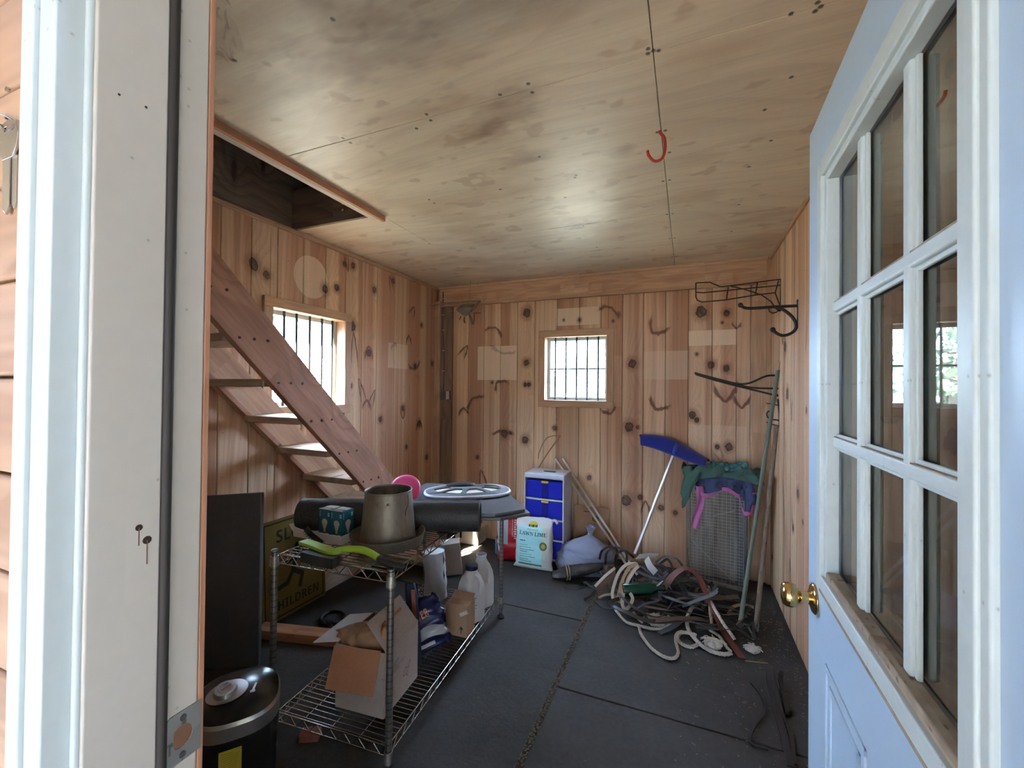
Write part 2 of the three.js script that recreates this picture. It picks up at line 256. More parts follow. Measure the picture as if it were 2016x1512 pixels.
  const ls = [sl2(712, 770, 6, 22, 0.35), sl2(733, 785, 6, 18, -0.4), sl2(722, 797, 10, 8, 0), sl2(817, 721, 18, 7, 0.3), sl2(812, 614, 9, 12, -0.5), sl2(726, 695, 10, 12, 0), sl2(805, 668, 8, 8, 0), sl2(793, 812, 7, 12, 0), sl2(683, 515, 5, 14, 0.2), sl2(825, 838, 10, 8, 0), sl2(770, 560, 5, 12, 0.3), sl2(697, 690, 8, 30, 0.05), sl2(775, 682, 9, 4, 0.3)];
  const c = aL(612, 545), e0 = aL(578, 548), e1 = aL(645, 545), eT = aL(612, 504), eB = aL(612, 587), s0 = aL(764, 731), s1 = aL(803, 672);
  const lp = [[(e0[0] + e1[0]) / 2, (eT[1] + eB[1]) / 2, (e1[0] - e0[0]) / 2, (eT[1] - eB[1]) / 2, 1, 0.62], [s0[0], s1[0], 1.60, 1.815, 0, 0.42]];
  const tl = pineWall(1536, 1152, 0.275, 3.695, sl, kl, ls, lp, 202);
  const wl = struct('wall_left', 'knotty pine board wall behind the stairs with a small barred window and a pale oval mark', 'wall');
  boards(wl, wallMat(tl), sl, 0.0, H, (a, y, d) => V(XL - 0.018 + d, y, -a), 0.275, 3.695, [[WIN1.a0 - 0.012, WIN1.a1 + 0.012, WIN1.y0 - 0.012, WIN1.y1 + 0.012]]);
  const xa = XL - 0.12, xb = XL - o; mesh('sheathing', [span(xa, xb, -0.1, 4.3, -0.2, -WIN1.a0 + 0.012), span(xa, xb, -0.1, 4.3, -WIN1.a1 - 0.012, ZB - 0.12), span(xa, xb, -0.1, WIN1.y0 - 0.012, -WIN1.a0 + 0.012, -WIN1.a1 - 0.012), span(xa, xb, WIN1.y1 + 0.012, 4.3, -WIN1.a0 + 0.012, -WIN1.a1 - 0.012)], M.oldWood, wl);
  // right wall
  const sr = [0.275]; while (sr[sr.length - 1] < 3.5) sr.push(sr[sr.length - 1] + 0.155 + 0.03 * rl()); sr[sr.length - 1] = 3.695;
  const kr = [], ksm = []; for (let i = 0; i < 26; i++) kr.push([0.4 + rl() * 3.2, 0.2 + rl() * 2.1, 0.012 + rl() * 0.02]); for (let i = 0; i < 22; i++) ksm.push([0.4 + rl() * 3.2, 0.1 + rl() * 2.2, 0.015 + rl() * 0.02, 0.05 + rl() * 0.07, (rl() - 0.5) * 0.5]);
  const wr = struct('wall_right', 'knotty pine board wall behind the opened glass door', 'wall');
  boards(wr, wallMat(pineWall(1024, 768, 0.275, 3.695, sr, kr, ksm, [], 303)), sr, 0.0, H, (a, y, d) => V(XR + 0.018 - d, y, -a), 0.275, 3.695);
  mesh('sheathing', span(XR + o, XR + 0.12, -0.1, 4.3, -0.2, ZB - 0.12), M.oldWood, wr);
  // front wall with the doorway
  const wf = struct('wall_front', 'front wall of stained timber siding around the doorway', 'wall');
  for (let i = 0; i < 24; i++) { const y0 = i * 0.12; for (const [a, b] of [[XL - 0.14, -0.708], [0.34, XR + 0.14]]) mesh('siding_board', metreUV(new RoundedBoxGeometry(b - a, 0.117, 0.03, 1, 0.006), 1, 1, i * 0.31, i * 0.06).translate((a + b) / 2, y0 + 0.06, -0.262), M.siding, wf); }
  mesh('sheathing', [span(XL - 0.12, -0.652, -0.1, 4.3, -0.275, -0.375), span(0.285, XR + 0.12, -0.1, 4.3, -0.275, -0.375), span(-0.652, 0.285, 2.105, 4.3, -0.275, -0.375)], M.oldWood, wf);
  mesh('inner_lining', [span(XL, -0.648, 0, H, -0.376, -0.3905), span(0.29, XR, 0, H, -0.376, -0.3905), span(-0.648, 0.29, 2.105, H, -0.376, -0.3905)], M.pine, wf);
}

// ---------------------------------------------------------------- ceiling of plywood sheets, stair opening
{
  const c = struct('ceiling', 'water-stained plywood ceiling sheets with nailed seams', 'ceiling');
  const nails = [[1276, 96], [1286, 100], [1040, 165], [1048, 182], [675, 272], [690, 281], [840, 225], [848, 237], [655, 38], [462, 119], [1134, 345], [1132, 350], [845, 393], [855, 400], [985, 373], [845, 480], [1605, 22], [1616, 13], [1610, 5], [1518, 277], [1558, 152], [1318, 300], [820, 253]].map(([x, y]) => onY(x, y, H));
  for (let i = 0; i < 26; i++) { const x = [-0.115, -0.085, -0.6, 0.25][i % 4]; nails.push(V(x, H, -0.9 - (i >> 2) * 0.42)); }
  const sm = [[1045, 312, 0.09], [985, 210, 0.14], [1160, 440, 0.12], [960, 260, 0.07], [540, 330, 0.06], [1230, 300, 0.05], [700, 90, 0.2]].map(([x, y, r]) => [onY(x, y, H), r]);
  const t = dataTex(1152, 1152, (x, y, o) => {
    const X = XL + (x + 0.5) / 1152 * (XR - XL), Z = ZF + (y + 0.5) / 1152 * (ZB - ZF);
    const g = fbm(X * 1.6 + 3, Z * 9, 3), st = vn(X * 6, Z * 160), big = fbm(X * 1.3 + 40, Z * 1.5, 3);
    const q = Z * 9 + fbm(X * 1.1, Z * 2.4 + 9, 2) * 5, fr = q - Math.floor(q);
    const k = (0.86 + 0.2 * g) * (0.95 + 0.1 * st) * (1 - 0.07 * sstep(0.5, 0.95, fr)) * (0.86 + 0.3 * big);
    o[0] = 0.72 * k; o[1] = 0.625 * k; o[2] = 0.475 * k;
    mixTo(o, [0.46, 0.34, 0.22], sstep(0.52, 0.8, fbm(X * 2.4 + 11, Z * 5 + 3, 4)) * 0.5);
    mixTo(o, [0.30, 0.20, 0.12], sstep(0.68, 0.78, fbm(X * 9 + 71, Z * 14, 3)) * 0.35);
    for (const [p, r] of sm) { const d = Math.hypot((X - p.x) / 1.6, Z - p.z) / r + (fbm(X * 9, Z * 20, 3) - 0.5) * 2.2; if (d < 1) mixTo(o, [0.22, 0.14, 0.085], (1 - d) * 0.45); }
    for (const p of nails) { const d = Math.hypot(X - p.x, Z - p.z); if (d < 0.0075) mixTo(o, [0.04, 0.025, 0.02], d < 0.006 ? 0.9 : 0.4); }
  });
  const m = new THREE.MeshStandardMaterial({ map: t, roughness: 0.42 });
  const OX = -1.665, OZ = -1.99, g = 0.002;
  for (const [a, b, z0, z1] of [[XL, OX, OZ, -2.555], [OX, -0.1, ZF, -1.335], [OX, -0.1, -1.335, -2.555], [XL, -0.1, -2.555, ZB], [-0.1, XR, ZF, -1.323], [-0.1, XR, -1.323, -1.95], [-0.1, XR, -1.95, ZB]]) {
    const ge = flat(new RoundedBoxGeometry(b - a - g, 0.012, Math.abs(z1 - z0) - g, 1, 0.002)).translate((a + b) / 2, H + 0.006, (z0 + z1) / 2), P = ge.attributes.position, uv = ge.attributes.uv;
    for (let i = 0; i < P.count; i++) uv.setXY(i, (P.getX(i) - XL) / (XR - XL), (P.getZ(i) - ZF) / (ZB - ZF)); mesh('plywood_sheet', ge, m, c);
  }
  // loft floor, kerb round the opening, roof
  mesh('loft_deck', [span(OX + 0.001, XR, H + 0.02, H + 0.2, ZF, ZB), span(XL, OX, H + 0.02, H + 0.2, OZ - 0.001, ZB)], M.oldWood, c);
  const t1 = struct('trim_1', 'brown edging board along the stair opening in the ceiling', 'trim'); mesh('edging_board', span(OX - 0.004, OX + 0.014, H - 0.032, H + 0.01, ZF, OZ - 0.03), M.redPine, t1); mesh('edging_strip', span(OX - 0.05, OX - 0.005, H - 0.026, H - 0.008, ZF, OZ + 0.002), M.paleWood, t1, 'pale bare underside of the edging');
  mesh('opening_lining', span(OX - 0.02, OX, H - 0.008, H + 0.22, ZF, OZ), M.trimPine, t1);
  const hd = struct('trim_2', 'dark header board across the end of the stair opening', 'trim', span(XL, OX, H - 0.004, H + 0.25, OZ - 0.001, OZ + 0.02), M.oldWood);
  for (let i = 0; i < 4; i++) mesh('plug', bar(V(-1.93, H + 0.06 + i * 0.04, OZ + 0.018), V(-1.93, H + 0.06 + i * 0.04, OZ + 0.024), 0.006, 8), M.paleWood, hd);
  const rf = struct('roof', 'boarded roof over the loft', 'roof'); mesh('roof_deck', [span(XL - 0.34, XR + 0.34, 4.2, 4.3, 0.1, ZB - 0.4), span(XL - 0.34, XL - 0.10, 2.62, 2.68, 0.1, ZB - 0.4), span(XL - 0.2, XR + 0.3, 2.62, 2.68, ZB - 0.12, ZB - 0.34)], M.oldWood, rf);  // with unseen eaves, the left one sized to trim sun through the window
  mesh('loft_wall', [span(XL - 0.018, XL, H, 4.2, ZF, ZB)], M.oldWood, wallOf('wall_left'));
}
function wallOf(n) { return scene.getObjectByName(n); }

// ---------------------------------------------------------------- beam, cornice strips, corner posts
{
  const t = struct('trim_3', 'wide pine ledger board across the top of the back wall', 'trim');
  const pm = texMat(timberTex([0.60, 0.39, 0.24], [0.47, 0.275, 0.165], 31, 4), 0.6);
  mesh('ledger_board', span(XL + 0.04, 0.55, 2.262, H - 0.004, ZB, ZB + 0.03, 0.004), pm, t);
  mesh('lip', span(XL + 0.02, 0.55, 2.24, 2.262, ZB, ZB + 0.045, 0.004), M.trimPine, t);
  mesh('cornice', span(XL + 0.03, 0.553, H - 0.024, H, ZB + 0.03, ZB + 0.052, 0.006), M.pine, t);
  const p = rectB(1105, 557, 1160, 580); mesh('pale_patch', span(p[0], p[1], p[2], Math.min(p[3], 2.41), ZB + 0.0295, ZB + 0.0303), M.pine, t, 'pale unfaded rectangle');
  const l = struct('trim_4', 'thin pine cornice strip along the left wall', 'trim', span(XL, XL + 0.02, H - 0.03, H, -1.2, ZB, 0.006), M.trimPine);
  struct('trim_5', 'thin pine cornice strip along the right wall', 'trim', span(XR - 0.016, XR, H - 0.025, H, ZF, ZB, 0.005), M.trimPine);
  const k = struct('trim_6', 'dark brown corner post carrying the cable', 'trim'); mesh('corner_post', span(XL, -2.16, 0, 2.24, ZB, ZB + 0.03, 0.004), M.cornerWood, k); mesh('corner_strip', span(XL, -2.285, 0, 2.3, ZB + 0.03, ZB + 0.052, 0.003), M.trimPine, k);
  const r = struct('trim_7', 'plain vertical corner board beside the right wall', 'trim'); mesh('corner_board', span(0.45, XR, 0, 2.24, ZB, ZB + 0.012, 0.003), M.trimPine, r); mesh('corner_strip', span(0.545, XR, 0, H, ZB + 0.012, ZB + 0.035, 0.003), M.trimPine, r);
  struct('trim_8', 'scuffed pale baseboard along the left wall under the stairs', 'trim', span(XL, XL + 0.02, 0.0, 0.115, ZF, -2.9, 0.003), M.paleWood);
}

// ---------------------------------------------------------------- windows
function windowAt(name, label, W, place, bars, muntin) {           // place(a, y, d): d into the wall
  const w = struct(name, label, 'window'); const B = (a0, a1, y0, y1, d0, d1, r = 0.003) => { const p = place(a0, y0, d0), q = place(a1, y1, d1); return span(p.x, q.x, p.y, q.y, p.z, q.z, r, a0); };
  const { a0, a1, y0, y1 } = W, tw = 0.062, T = 0.02;
  for (const s of [[a0 - tw, a1 + tw, y1, y1 + tw, -T, 0], [a0 - tw, a1 + tw, y0 - tw, y0, -T, 0], [a0 - tw, a0, y0, y1, -T, 0], [a1, a1 + tw, y0, y1, -T, 0]]) mesh('casing', B(...s), M.trimPine, w);
  for (const s of [[a0 - 0.012, a0, y0, y1, -0.002, 0.12], [a1, a1 + 0.012, y0, y1, -0.002, 0.12], [a0, a1, y1, y1 + 0.012, -0.002, 0.12], [a0, a1, y0 - 0.012, y0, -0.002, 0.12]]) mesh('reveal', B(...s, 0), M.pine, w);
  const f = 0.028; for (const s of [[a0, a0 + f, y0, y1], [a1 - f, a1, y0, y1], [a0 + f, a1 - f, y1 - f, y1], [a0 + f, a1 - f, y0, y0 + f]]) mesh('sash', B(...s, 0.07, 0.095), M.trimWhite, w);
  if (muntin) mesh('muntin', B(a0 + f, a1 - f, (y0 + y1) / 2 - 0.008, (y0 + y1) / 2 + 0.008, 0.072, 0.092), M.trimWhite, w);
  for (const [c, d] of muntin ? [[y0 + f, (y0 + y1) / 2 - 0.008], [(y0 + y1) / 2 + 0.008, y1 - f]] : [[y0 + f, y1 - f]]) mesh('pane', B(a0 + f, a1 - f, c, d, 0.083, 0.0835, 0), M.glass, w);
  for (const t of bars) { const a = a0 + (a1 - a0) * t; mesh('bar', bar(place(a, y0, 0.05), place(a, y1, 0.05), 0.008, 8), M.blackBar, w); }
}
windowAt('window_1', 'small barred window in the left wall behind the stairs', WIN1, (a, y, d) => V(XL - d, y, -a), [0.06, 0.22, 0.38, 0.56, 0.74, 0.9], false);
windowAt('window_2', 'small barred window in the back wall', WIN2, (a, y, d) => V(a, y, ZB - d), [0.145, 0.325, 0.50, 0.675, 0.85], true);

// ---------------------------------------------------------------- stairs
{
  const s = tag(new THREE.Group(), 'steep open brown timber staircase rising past the left window', 'staircase', null, 'structure'); s.name = numbered('staircase'); scene.add(s);
  const K = 0.985, yt = (z) => 1.595 + K * (z + 1.594), SX = -1.85;
  const side = (x0, x1, top, drop, m, name, label) => {           // a sloping plank seen square on, cut level at the floor
    const z1 = -0.62, y1 = yt(z1) + top, zf = (y) => -1.594 + (y - 1.595 - top) / K, zl = (y) => -1.594 + (y - 1.595 - top + drop) / K;
    const g = extr([[-z1, y1], [-z1, y1 - drop], [-zl(0), 0], [-zf(0), 0]], x1 - x0 - 0.006, 0.003);
    const P = g.attributes.position; for (let i = 0; i < P.count; i++) P.setXYZ(i, x0 + 0.003 + P.getZ(i), P.getY(i), -P.getX(i)); g.computeVertexNormals();
    const a = Math.atan2(K, 1), uv = g.attributes.uv; for (let i = 0; i < P.count; i++) { const zz = -P.getZ(i), yy = P.getY(i); uv.setXY(i, zz * Math.cos(a) - yy * Math.sin(a), zz * Math.sin(a) + yy * Math.cos(a) + P.getX(i)); }
    // mirrored by the axis swap: turn the faces back
    for (let i = 0; i < P.count; i += 3) for (const at of [P, uv, g.attributes.normal]) { const n = at.itemSize, A = at.array; for (let k = 0; k < n; k++) { const q = A[(i + 1) * n + k]; A[(i + 1) * n + k] = A[(i + 2) * n + k]; A[(i + 2) * n + k] = q; } }
    g.computeVertexNormals(); mesh(name, g, m, s, label);
  };
  side(SX - 0.04, SX, 0, 0.285, M.stair, 'stringer');
  side(XL + 0.002, XL + 0.042, -0.02, 0.25, M.trimPine, 'wall_stringer');
  side(XL + 0.042, XL + 0.06, -0.245, 0.03, M.stair, 'wall_strip');
  for (let k = -4; k < 7; k++) { const y = 1.267 - 0.2 * k, z = -1.64 - 0.2 * k; if (y > H) continue; mesh('tread', rbox(SX - 0.042 - XL - 0.044, 0.038, 0.245, 0.006, (SX - 0.042 + XL + 0.044) / 2, y - 0.019, z - 0.1225, 0, 0, 0, 2, k * 0.3), M.tread, s); }
  for (let k = -4; k < 7; k++) for (const dy of [-0.07, 0, 0.07]) { const y = 1.248 - 0.2 * k, z = -1.76 - 0.2 * k; if (y < 2.3) mesh('screw', bar(V(SX - 0.002, y, z - dy), V(SX + 0.003, y, z - dy), 0.006, 7), M.iron, s); }
}

// ---------------------------------------------------------------- doorway: jambs, stops, casing, strike plate
{
  const JX = -0.62, JR = 0.262, top = 2.075;
  const j = struct('trim_9', 'white painted door frame with dark weatherstrip', 'door frame');
  const post = (s, x) => {                                         // s = 1: left post, its face looks to +x
    const b = (p, q, z0, z1, y1 = top, r = 0.003) => span(x + s * p, x + s * q, 0, y1, z0, z1, r);
    mesh('jamb_face', b(-0.02, 0, -0.26, -0.334), M.jamb, j); mesh('jamb_rabbet', b(-0.02, -0.002, -0.334, -0.384), M.jambDirty, j);
    mesh('weatherstrip', tubeZ(x - s * 0.001, -0.339, top), M.weather, j, 'dark compressible weatherstrip');
    mesh('brickmould_return', b(-0.032, -0.011, -0.2325, -0.2585), M.jambDirty, j);
    mesh('jamb_bead', flat(new THREE.CylinderGeometry(0.0045, 0.0045, top, 10)).translate(x - s * 0.0075, top / 2, -0.258), M.trimWhite, j);
    for (const [p, q, z] of [[-0.082, -0.064, -0.2285], [-0.064, -0.046, -0.2255], [-0.046, -0.0105, -0.2305]]) mesh('brickmould', b(p, q, z, -0.26, top + 0.06, 0.002), M.trimWhite, j);
    mesh('inner_edge', b(-0.028, -0.0015, -0.384, -0.3912, top, 0.001), M.stair, j);
  };
  post(1, JX); post(-1, JR);
  mesh('head', span(JX - 0.02, JR + 0.02, top, top + 0.03, -0.258, -0.392), M.jamb, j); mesh('head_mould', span(JX - 0.09, JR + 0.09, top, top + 0.07, -0.226, -0.262, 0.003), M.trimWhite, j);
  mesh('threshold', span(JX, JR, -0.02, 0.018, -0.2, -0.4, 0.006), M.darkSteel, j);
  // strike plate
  const sp = thing('strike_plate', 'tarnished metal strike plate screwed to the white door jamb', 'strike plate');
  const o = onX(357, 1449, JX - 0.0015), Y = o.y, Z = o.z, hole = []; for (let i = 0; i < 14; i++) { const a = i / 14 * 6.283; hole.push([Math.max(-0.010, Math.cos(a) * 0.014), Math.sin(a) * 0.015]); }
  const pl = [[-0.02, -0.033], [0.024, -0.033], [0.024, 0.033], [-0.014, 0.033], [-0.02, 0.027]], g = extr(pl, 0.0016, 0.0003, [hole.map(([a, b]) => [a, b])]);
  g.rotateY(Math.PI / 2); g.translate(JX - 0.0025, Y, Z); mesh('plate', g, M.steel, sp);
  mesh('latch_hole', span(JX - 0.0019, JX - 0.0012, Y - 0.018, Y + 0.018, Z - 0.016, Z + 0.016), std([0.16, 0.08, 0.045], 0.8), sp, 'raw wood inside the latch hole');
  for (const d of [-0.0245, 0.0245]) mesh('screw', [bar(V(JX - 0.001, Y + d, Z - 0.001), V(JX + 0.0006, Y + d, Z - 0.001), 0.0042, 10)], M.darkSteel, sp);
  // screw holes in the jamb with rust runs
  const hm = std([0.03, 0.015, 0.012], 0.9), rust = std([0.16, 0.08, 0.06], 0.9);
  for (const [px, py, r, l] of [[274, 1039, 0.004, 0.022], [290, 1063, 0.005, 0.03], [288, 211, 0.0015, 0], [235, 186, 0.0014, 0]]) { const p = onX(px, py, JX + 0.0004); mesh('screw_hole', [bar(p.clone().add(V(-0.002, 0, 0)), p, r, 9)], hm, j); if (l) mesh('rust_run', span(p.x - 0.001, p.x + 0.0002, p.y - l, p.y, p.z - 0.0005, p.z + 0.0005), rust, j); }
}
function tubeZ(x, z, h) { return flat(new THREE.CylinderGeometry(0.0062, 0.0062, h, 10)).translate(x, h / 2, z); }

// ---------------------------------------------------------------- the opened door
{
  const DW = 0.82, DH = 2.03, d = struct('door_1', 'open pale blue door with nine glass lites and a brass knob', 'door');
  const ang = 88.54 * Math.PI / 180; d.position.set(0.2701 - Math.sin(1.46 * Math.PI / 180) * DW, 0.02, -1.2173 + Math.cos(1.46 * Math.PI / 180) * DW); d.rotation.y = ang;
  const S = (s0, s1, y0, y1, z0, z1, r = 0) => span(DW - s0, DW - s1, y0 - 0.02, y1 - 0.02, z0, z1, r);   // s from the free edge, y above the floor, z into the door
  const L0 = 0.145, L1 = 0.675, Y0 = 1.04, Y1 = 1.895;
  const bodyGeo = extr([[0, 0], [DW, 0], [DW, DH], [0, DH]], 0.04, 0.002, [[[DW - L1, Y0 - 0.02], [DW - L0, Y0 - 0.02], [DW - L0, Y1 - 0.02], [DW - L1, Y1 - 0.02]]]); bodyGeo.translate(0, 0, 0.002);
  mesh('door_slab', metreUV(bodyGeo), M.doorPaint, d);
  // lite frame: stepped moulding, outer s .11 to .71
  const ring = (a, y0, y1, w, z0, z1, name, m, mBottom) => { const b = 0.82 - a; mesh(name, S(a, a + w, y0, y1, z0, z1, 0.003), m, d); mesh(name, S(b - w, b, y0, y1, z0, z1, 0.003), m, d); mesh(name, S(a + w, b - w, y1 - w, y1, z0, z1, 0.003), m, d); mesh(name, S(a + w, b - w, y0, y0 + w, z0, z1, 0.003), mBottom, d); };
  ring(0.108, 1.008, 1.927, 0.016, -0.007, 0.002, 'lite_frame', M.vinyl, M.vinylDirty);
  ring(0.122, 1.022, 1.913, 0.03, -0.011, 0.010, 'lite_frame', M.vinyl, M.vinyl);
  ring(0.150, 1.050, 1.885, 0.016, -0.004, 0.020, 'lite_frame', M.vinyl, M.vinylDirty);
  const a0 = 0.166, a1 = 0.654, b0 = 1.066, b1 = 1.869, mw = 0.021, v = [0.3185, 0.5015], hz = [1.3305, 1.6045];
  for (const c of v) { mesh('muntin', S(c - mw / 2, c + mw / 2, b0, b1, 0.008, 0.020, 0.004), M.vinyl, d); mesh('muntin', S(c - mw * 0.8, c + mw * 0.8, b0, b1, 0.014, 0.0205, 0.002), M.vinyl, d); mesh('muntin', S(c - mw / 2, c + mw / 2, b0, b1, 0.028, 0.04, 0.004), M.vinyl, d); }
  for (const c of hz) { mesh('muntin', S(a0, a1, c - mw / 2, c + mw / 2, 0.0075, 0.0198, 0.004), M.vinyl, d); mesh('muntin', S(a0, a1, c - mw * 0.8, c + mw * 0.8, 0.0145, 0.0202, 0.002), M.vinyl, d); mesh('muntin', S(a0, a1, c - mw / 2, c + mw / 2, 0.028, 0.0398, 0.004), M.vinyl, d); mesh('muntin_dust', S(a0, a1, c + mw / 2 - 0.0006, c + mw / 2 + 0.0008, 0.009, 0.0198), M.vinylDirty, d, 'brown dirt lying on the muntin'); }
  const xs = [a0, ...v, a1], ys = [b0, ...hz, b1];
  for (let i = 0; i < 3; i++) for (let k = 0; k < 3; k++) { const w = xs[i + 1] - xs[i], h = ys[k + 1] - ys[k]; mesh('pane', box(w, h, 0.003, 0, 0, 0, 0, 0.012, 0).translate(DW - (xs[i] + xs[i + 1]) / 2, (ys[k] + ys[k + 1]) / 2 - 0.02, 0.0245), M.doorGlass, d); }
  for (const [p, q] of [[0.155, 0.39], [0.43, 0.665]]) for (const [o, w, z] of [[0, 0.012, -0.004], [0.028, 0.014, -0.003]]) { for (const s of [[p + o, p + o + w, 0.2 + o, 0.875 - o], [q - o - w, q - o, 0.2 + o, 0.875 - o], [p + o, q - o, 0.875 - o - w, 0.875 - o], [p + o, q - o, 0.2 + o, 0.2 + o + w]]) mesh('panel_moulding', S(...s, z, 0.002, 0.002), M.doorPaint, d); }
  // knob
  const kx = DW - 0.062, ky = 0.965 - 0.02, kn = new THREE.Group(); kn.name = 'door_knob'; kn.userData.label = 'polished brass door knob'; d.add(kn); kn.position.set(kx, ky, 0); kn.rotation.x = -Math.PI / 2;
  mesh('rose', lathe([[0, 0], [0.033, 0], [0.0335, 0.003], [0.029, 0.007], [0.019, 0.010], [0.0125, 0.013], [0, 0.013]]), M.brass, kn);
  mesh('knob', lathe([[0.0115, 0.012], [0.0115, 0.026], [0.016, 0.031], [0.0235, 0.036], [0.0265, 0.046], [0.0262, 0.056], [0.022, 0.0635], [0.012, 0.0655], [0, 0.066]]), M.brass, kn);
  mesh('latch_plate', span(DW - 0.001, DW + 0.0008, ky - 0.028, ky + 0.028, 0.009, 0.034), M.brass, d);
  for (const y of [0.25, 1.0, 1.8]) mesh('hinge', [bar(V(-0.004, y - 0.045, 0.046), V(-0.004, y + 0.045, 0.046), 0.006, 8)], M.brass, d);
}

// ---------------------------------------------------------------- outdoors
{
  const gm = texMat(grainTex([0.075, 0.078, 0.06], [0.13, 0.132, 0.10], 41, 8, 80, 0.05, [0.12, 0.10, 0.06]), 0.95);
  const g = struct('ground', 'leaf-strewn ground outside the shed', 'ground', [metreUV(new THREE.PlaneGeometry(90, 90)).rotateX(-Math.PI / 2).translate(0, -0.14, -4)], gm);
  const po = struct('porch', 'unseen porch roof and deck, widened to shade the doorway', 'porch');
  mesh('porch_deck', span(-5, 5, -0.14, -0.02, -0.2, 5), M.oldWood, po); mesh('porch_roof', span(-5, 5, 2.3, 2.4, -0.2, 5), M.oldWood, po);  // out of view; depth and width extended to dim the doorway
  for (const x of [-4.9, 4.9]) mesh('porch_post', span(x - 0.06, x + 0.06, -0.02, 2.3, 4.8, 4.92, 0.005), M.greyWood, po);
  const bark = texMat(timberTex([0.24, 0.19, 0.15], [0.12, 0.09, 0.07], 43, 0, 60), 0.95);
  const leafM = [[0.12, 0.20, 0.15], [0.095, 0.125, 0.115], [0.15, 0.22, 0.15]].map((c) => new THREE.MeshPhysicalMaterial({ color: new THREE.Color().setRGB(...c), roughness: 0.9, transmission: 0.35, thickness: 0, side: THREE.DoubleSide }));
  const tree = (x, z, h, R, base, seed, label, group) => {
    const r = rng(seed), t = thing('tree', label, 'tree', V(x, -0.14, z), r() * 6, group);
    const P = []; for (let i = 0; i < 6; i++) P.push(V((r() - 0.5) * 0.3, h * i / 5, (r() - 0.5) * 0.3)); mesh('trunk', tube(P, 0.11 + h * 0.006, 12, 8), bark, t);
    const br = [], lf = []; for (let i = 0; i < 26; i++) { const y = base + (h - base) * r(), a = r() * 6.28, l = R * (0.45 + 0.6 * r()) * (1.15 - 0.6 * (y - base) / (h - base)), e = V(Math.cos(a) * l, y + l * (0.25 - 0.5 * r()), Math.sin(a) * l); br.push(bar(V(0, y - 0.2, 0), e, 0.03, 5, 0.008));
      for (let k = 0; k < 95; k++) { const u = 0.3 + 0.75 * r(), c = V(e.x * u + (r() - 0.5) * 0.8, y + (e.y - y) * u + (r() - 0.5) * 0.7, e.z * u + (r() - 0.5) * 0.8), s = 0.05 + 0.07 * r(); const q = new THREE.CircleGeometry(s, 5); q.scale(1, 0.6, 1); q.applyMatrix4(mat4(c.x, c.y, c.z, r() * 6, r() * 6, r() * 6)); lf.push(flat(q)); } }
    mesh('branches', br, bark, t).userData.kind = 'stuff'; mesh('foliage', lf, leafM[seed % 3], t).userData.kind = 'stuff';
  };
  tree(-8.4, -7.6, 6.5, 1.7, 0.7, 51, 'leafy tree outside the left window, the nearest to its bars'); tree(-13.2, -10.8, 8, 2.2, 0.8, 52, 'leafy tree farther out beyond the left window');
  tree(-3.9, -10.4, 6, 1.3, 0.5, 53, 'leafy tree seen through the left half of the back window'); tree(-2.0, -9.6, 7, 1.1, 0.4, 54, 'leafy tree seen through the right half of the back window'); tree(-6.8, -14.5, 8, 1.9, 1.1, 56, 'leafy tree far behind the back window');
  const addedHedgeM = std([0.055, 0.07, 0.06], 0.9);  // unseen dark hedges, added to cut the light reaching the doorway
  const added_hedge = (x0, x1, z0, z1, h, n, seed, label) => { const r = rng(seed), lf = []; for (let i = 0; i < n; i++) { const q = new THREE.CircleGeometry(0.11 + 0.1 * r(), 5); q.scale(1, 0.65, 1); q.applyMatrix4(mat4(x0 + (x1 - x0) * r(), -0.1 + h * Math.pow(r(), 0.9), z0 + (z1 - z0) * r(), r() * 6, r() * 6, r() * 6)); lf.push(flat(q)); } tag(mesh('added_hedge', lf, addedHedgeM), label, 'added_hedge', null, 'stuff'); };
  added_hedge(-9, 9, 6.6, 7.8, 3.7, 8500, 71, 'unseen leafy screen added before the porch to cut door light'); added_hedge(-6.6, -5.6, 0.2, 6.4, 3.6, 4200, 72, 'unseen leafy screen added on the stair side to cut door light'); added_hedge(5.6, 6.6, -0.5, 6.0, 4.2, 6500, 73, 'unseen leafy screen added on the hinge side to cut door light');
}

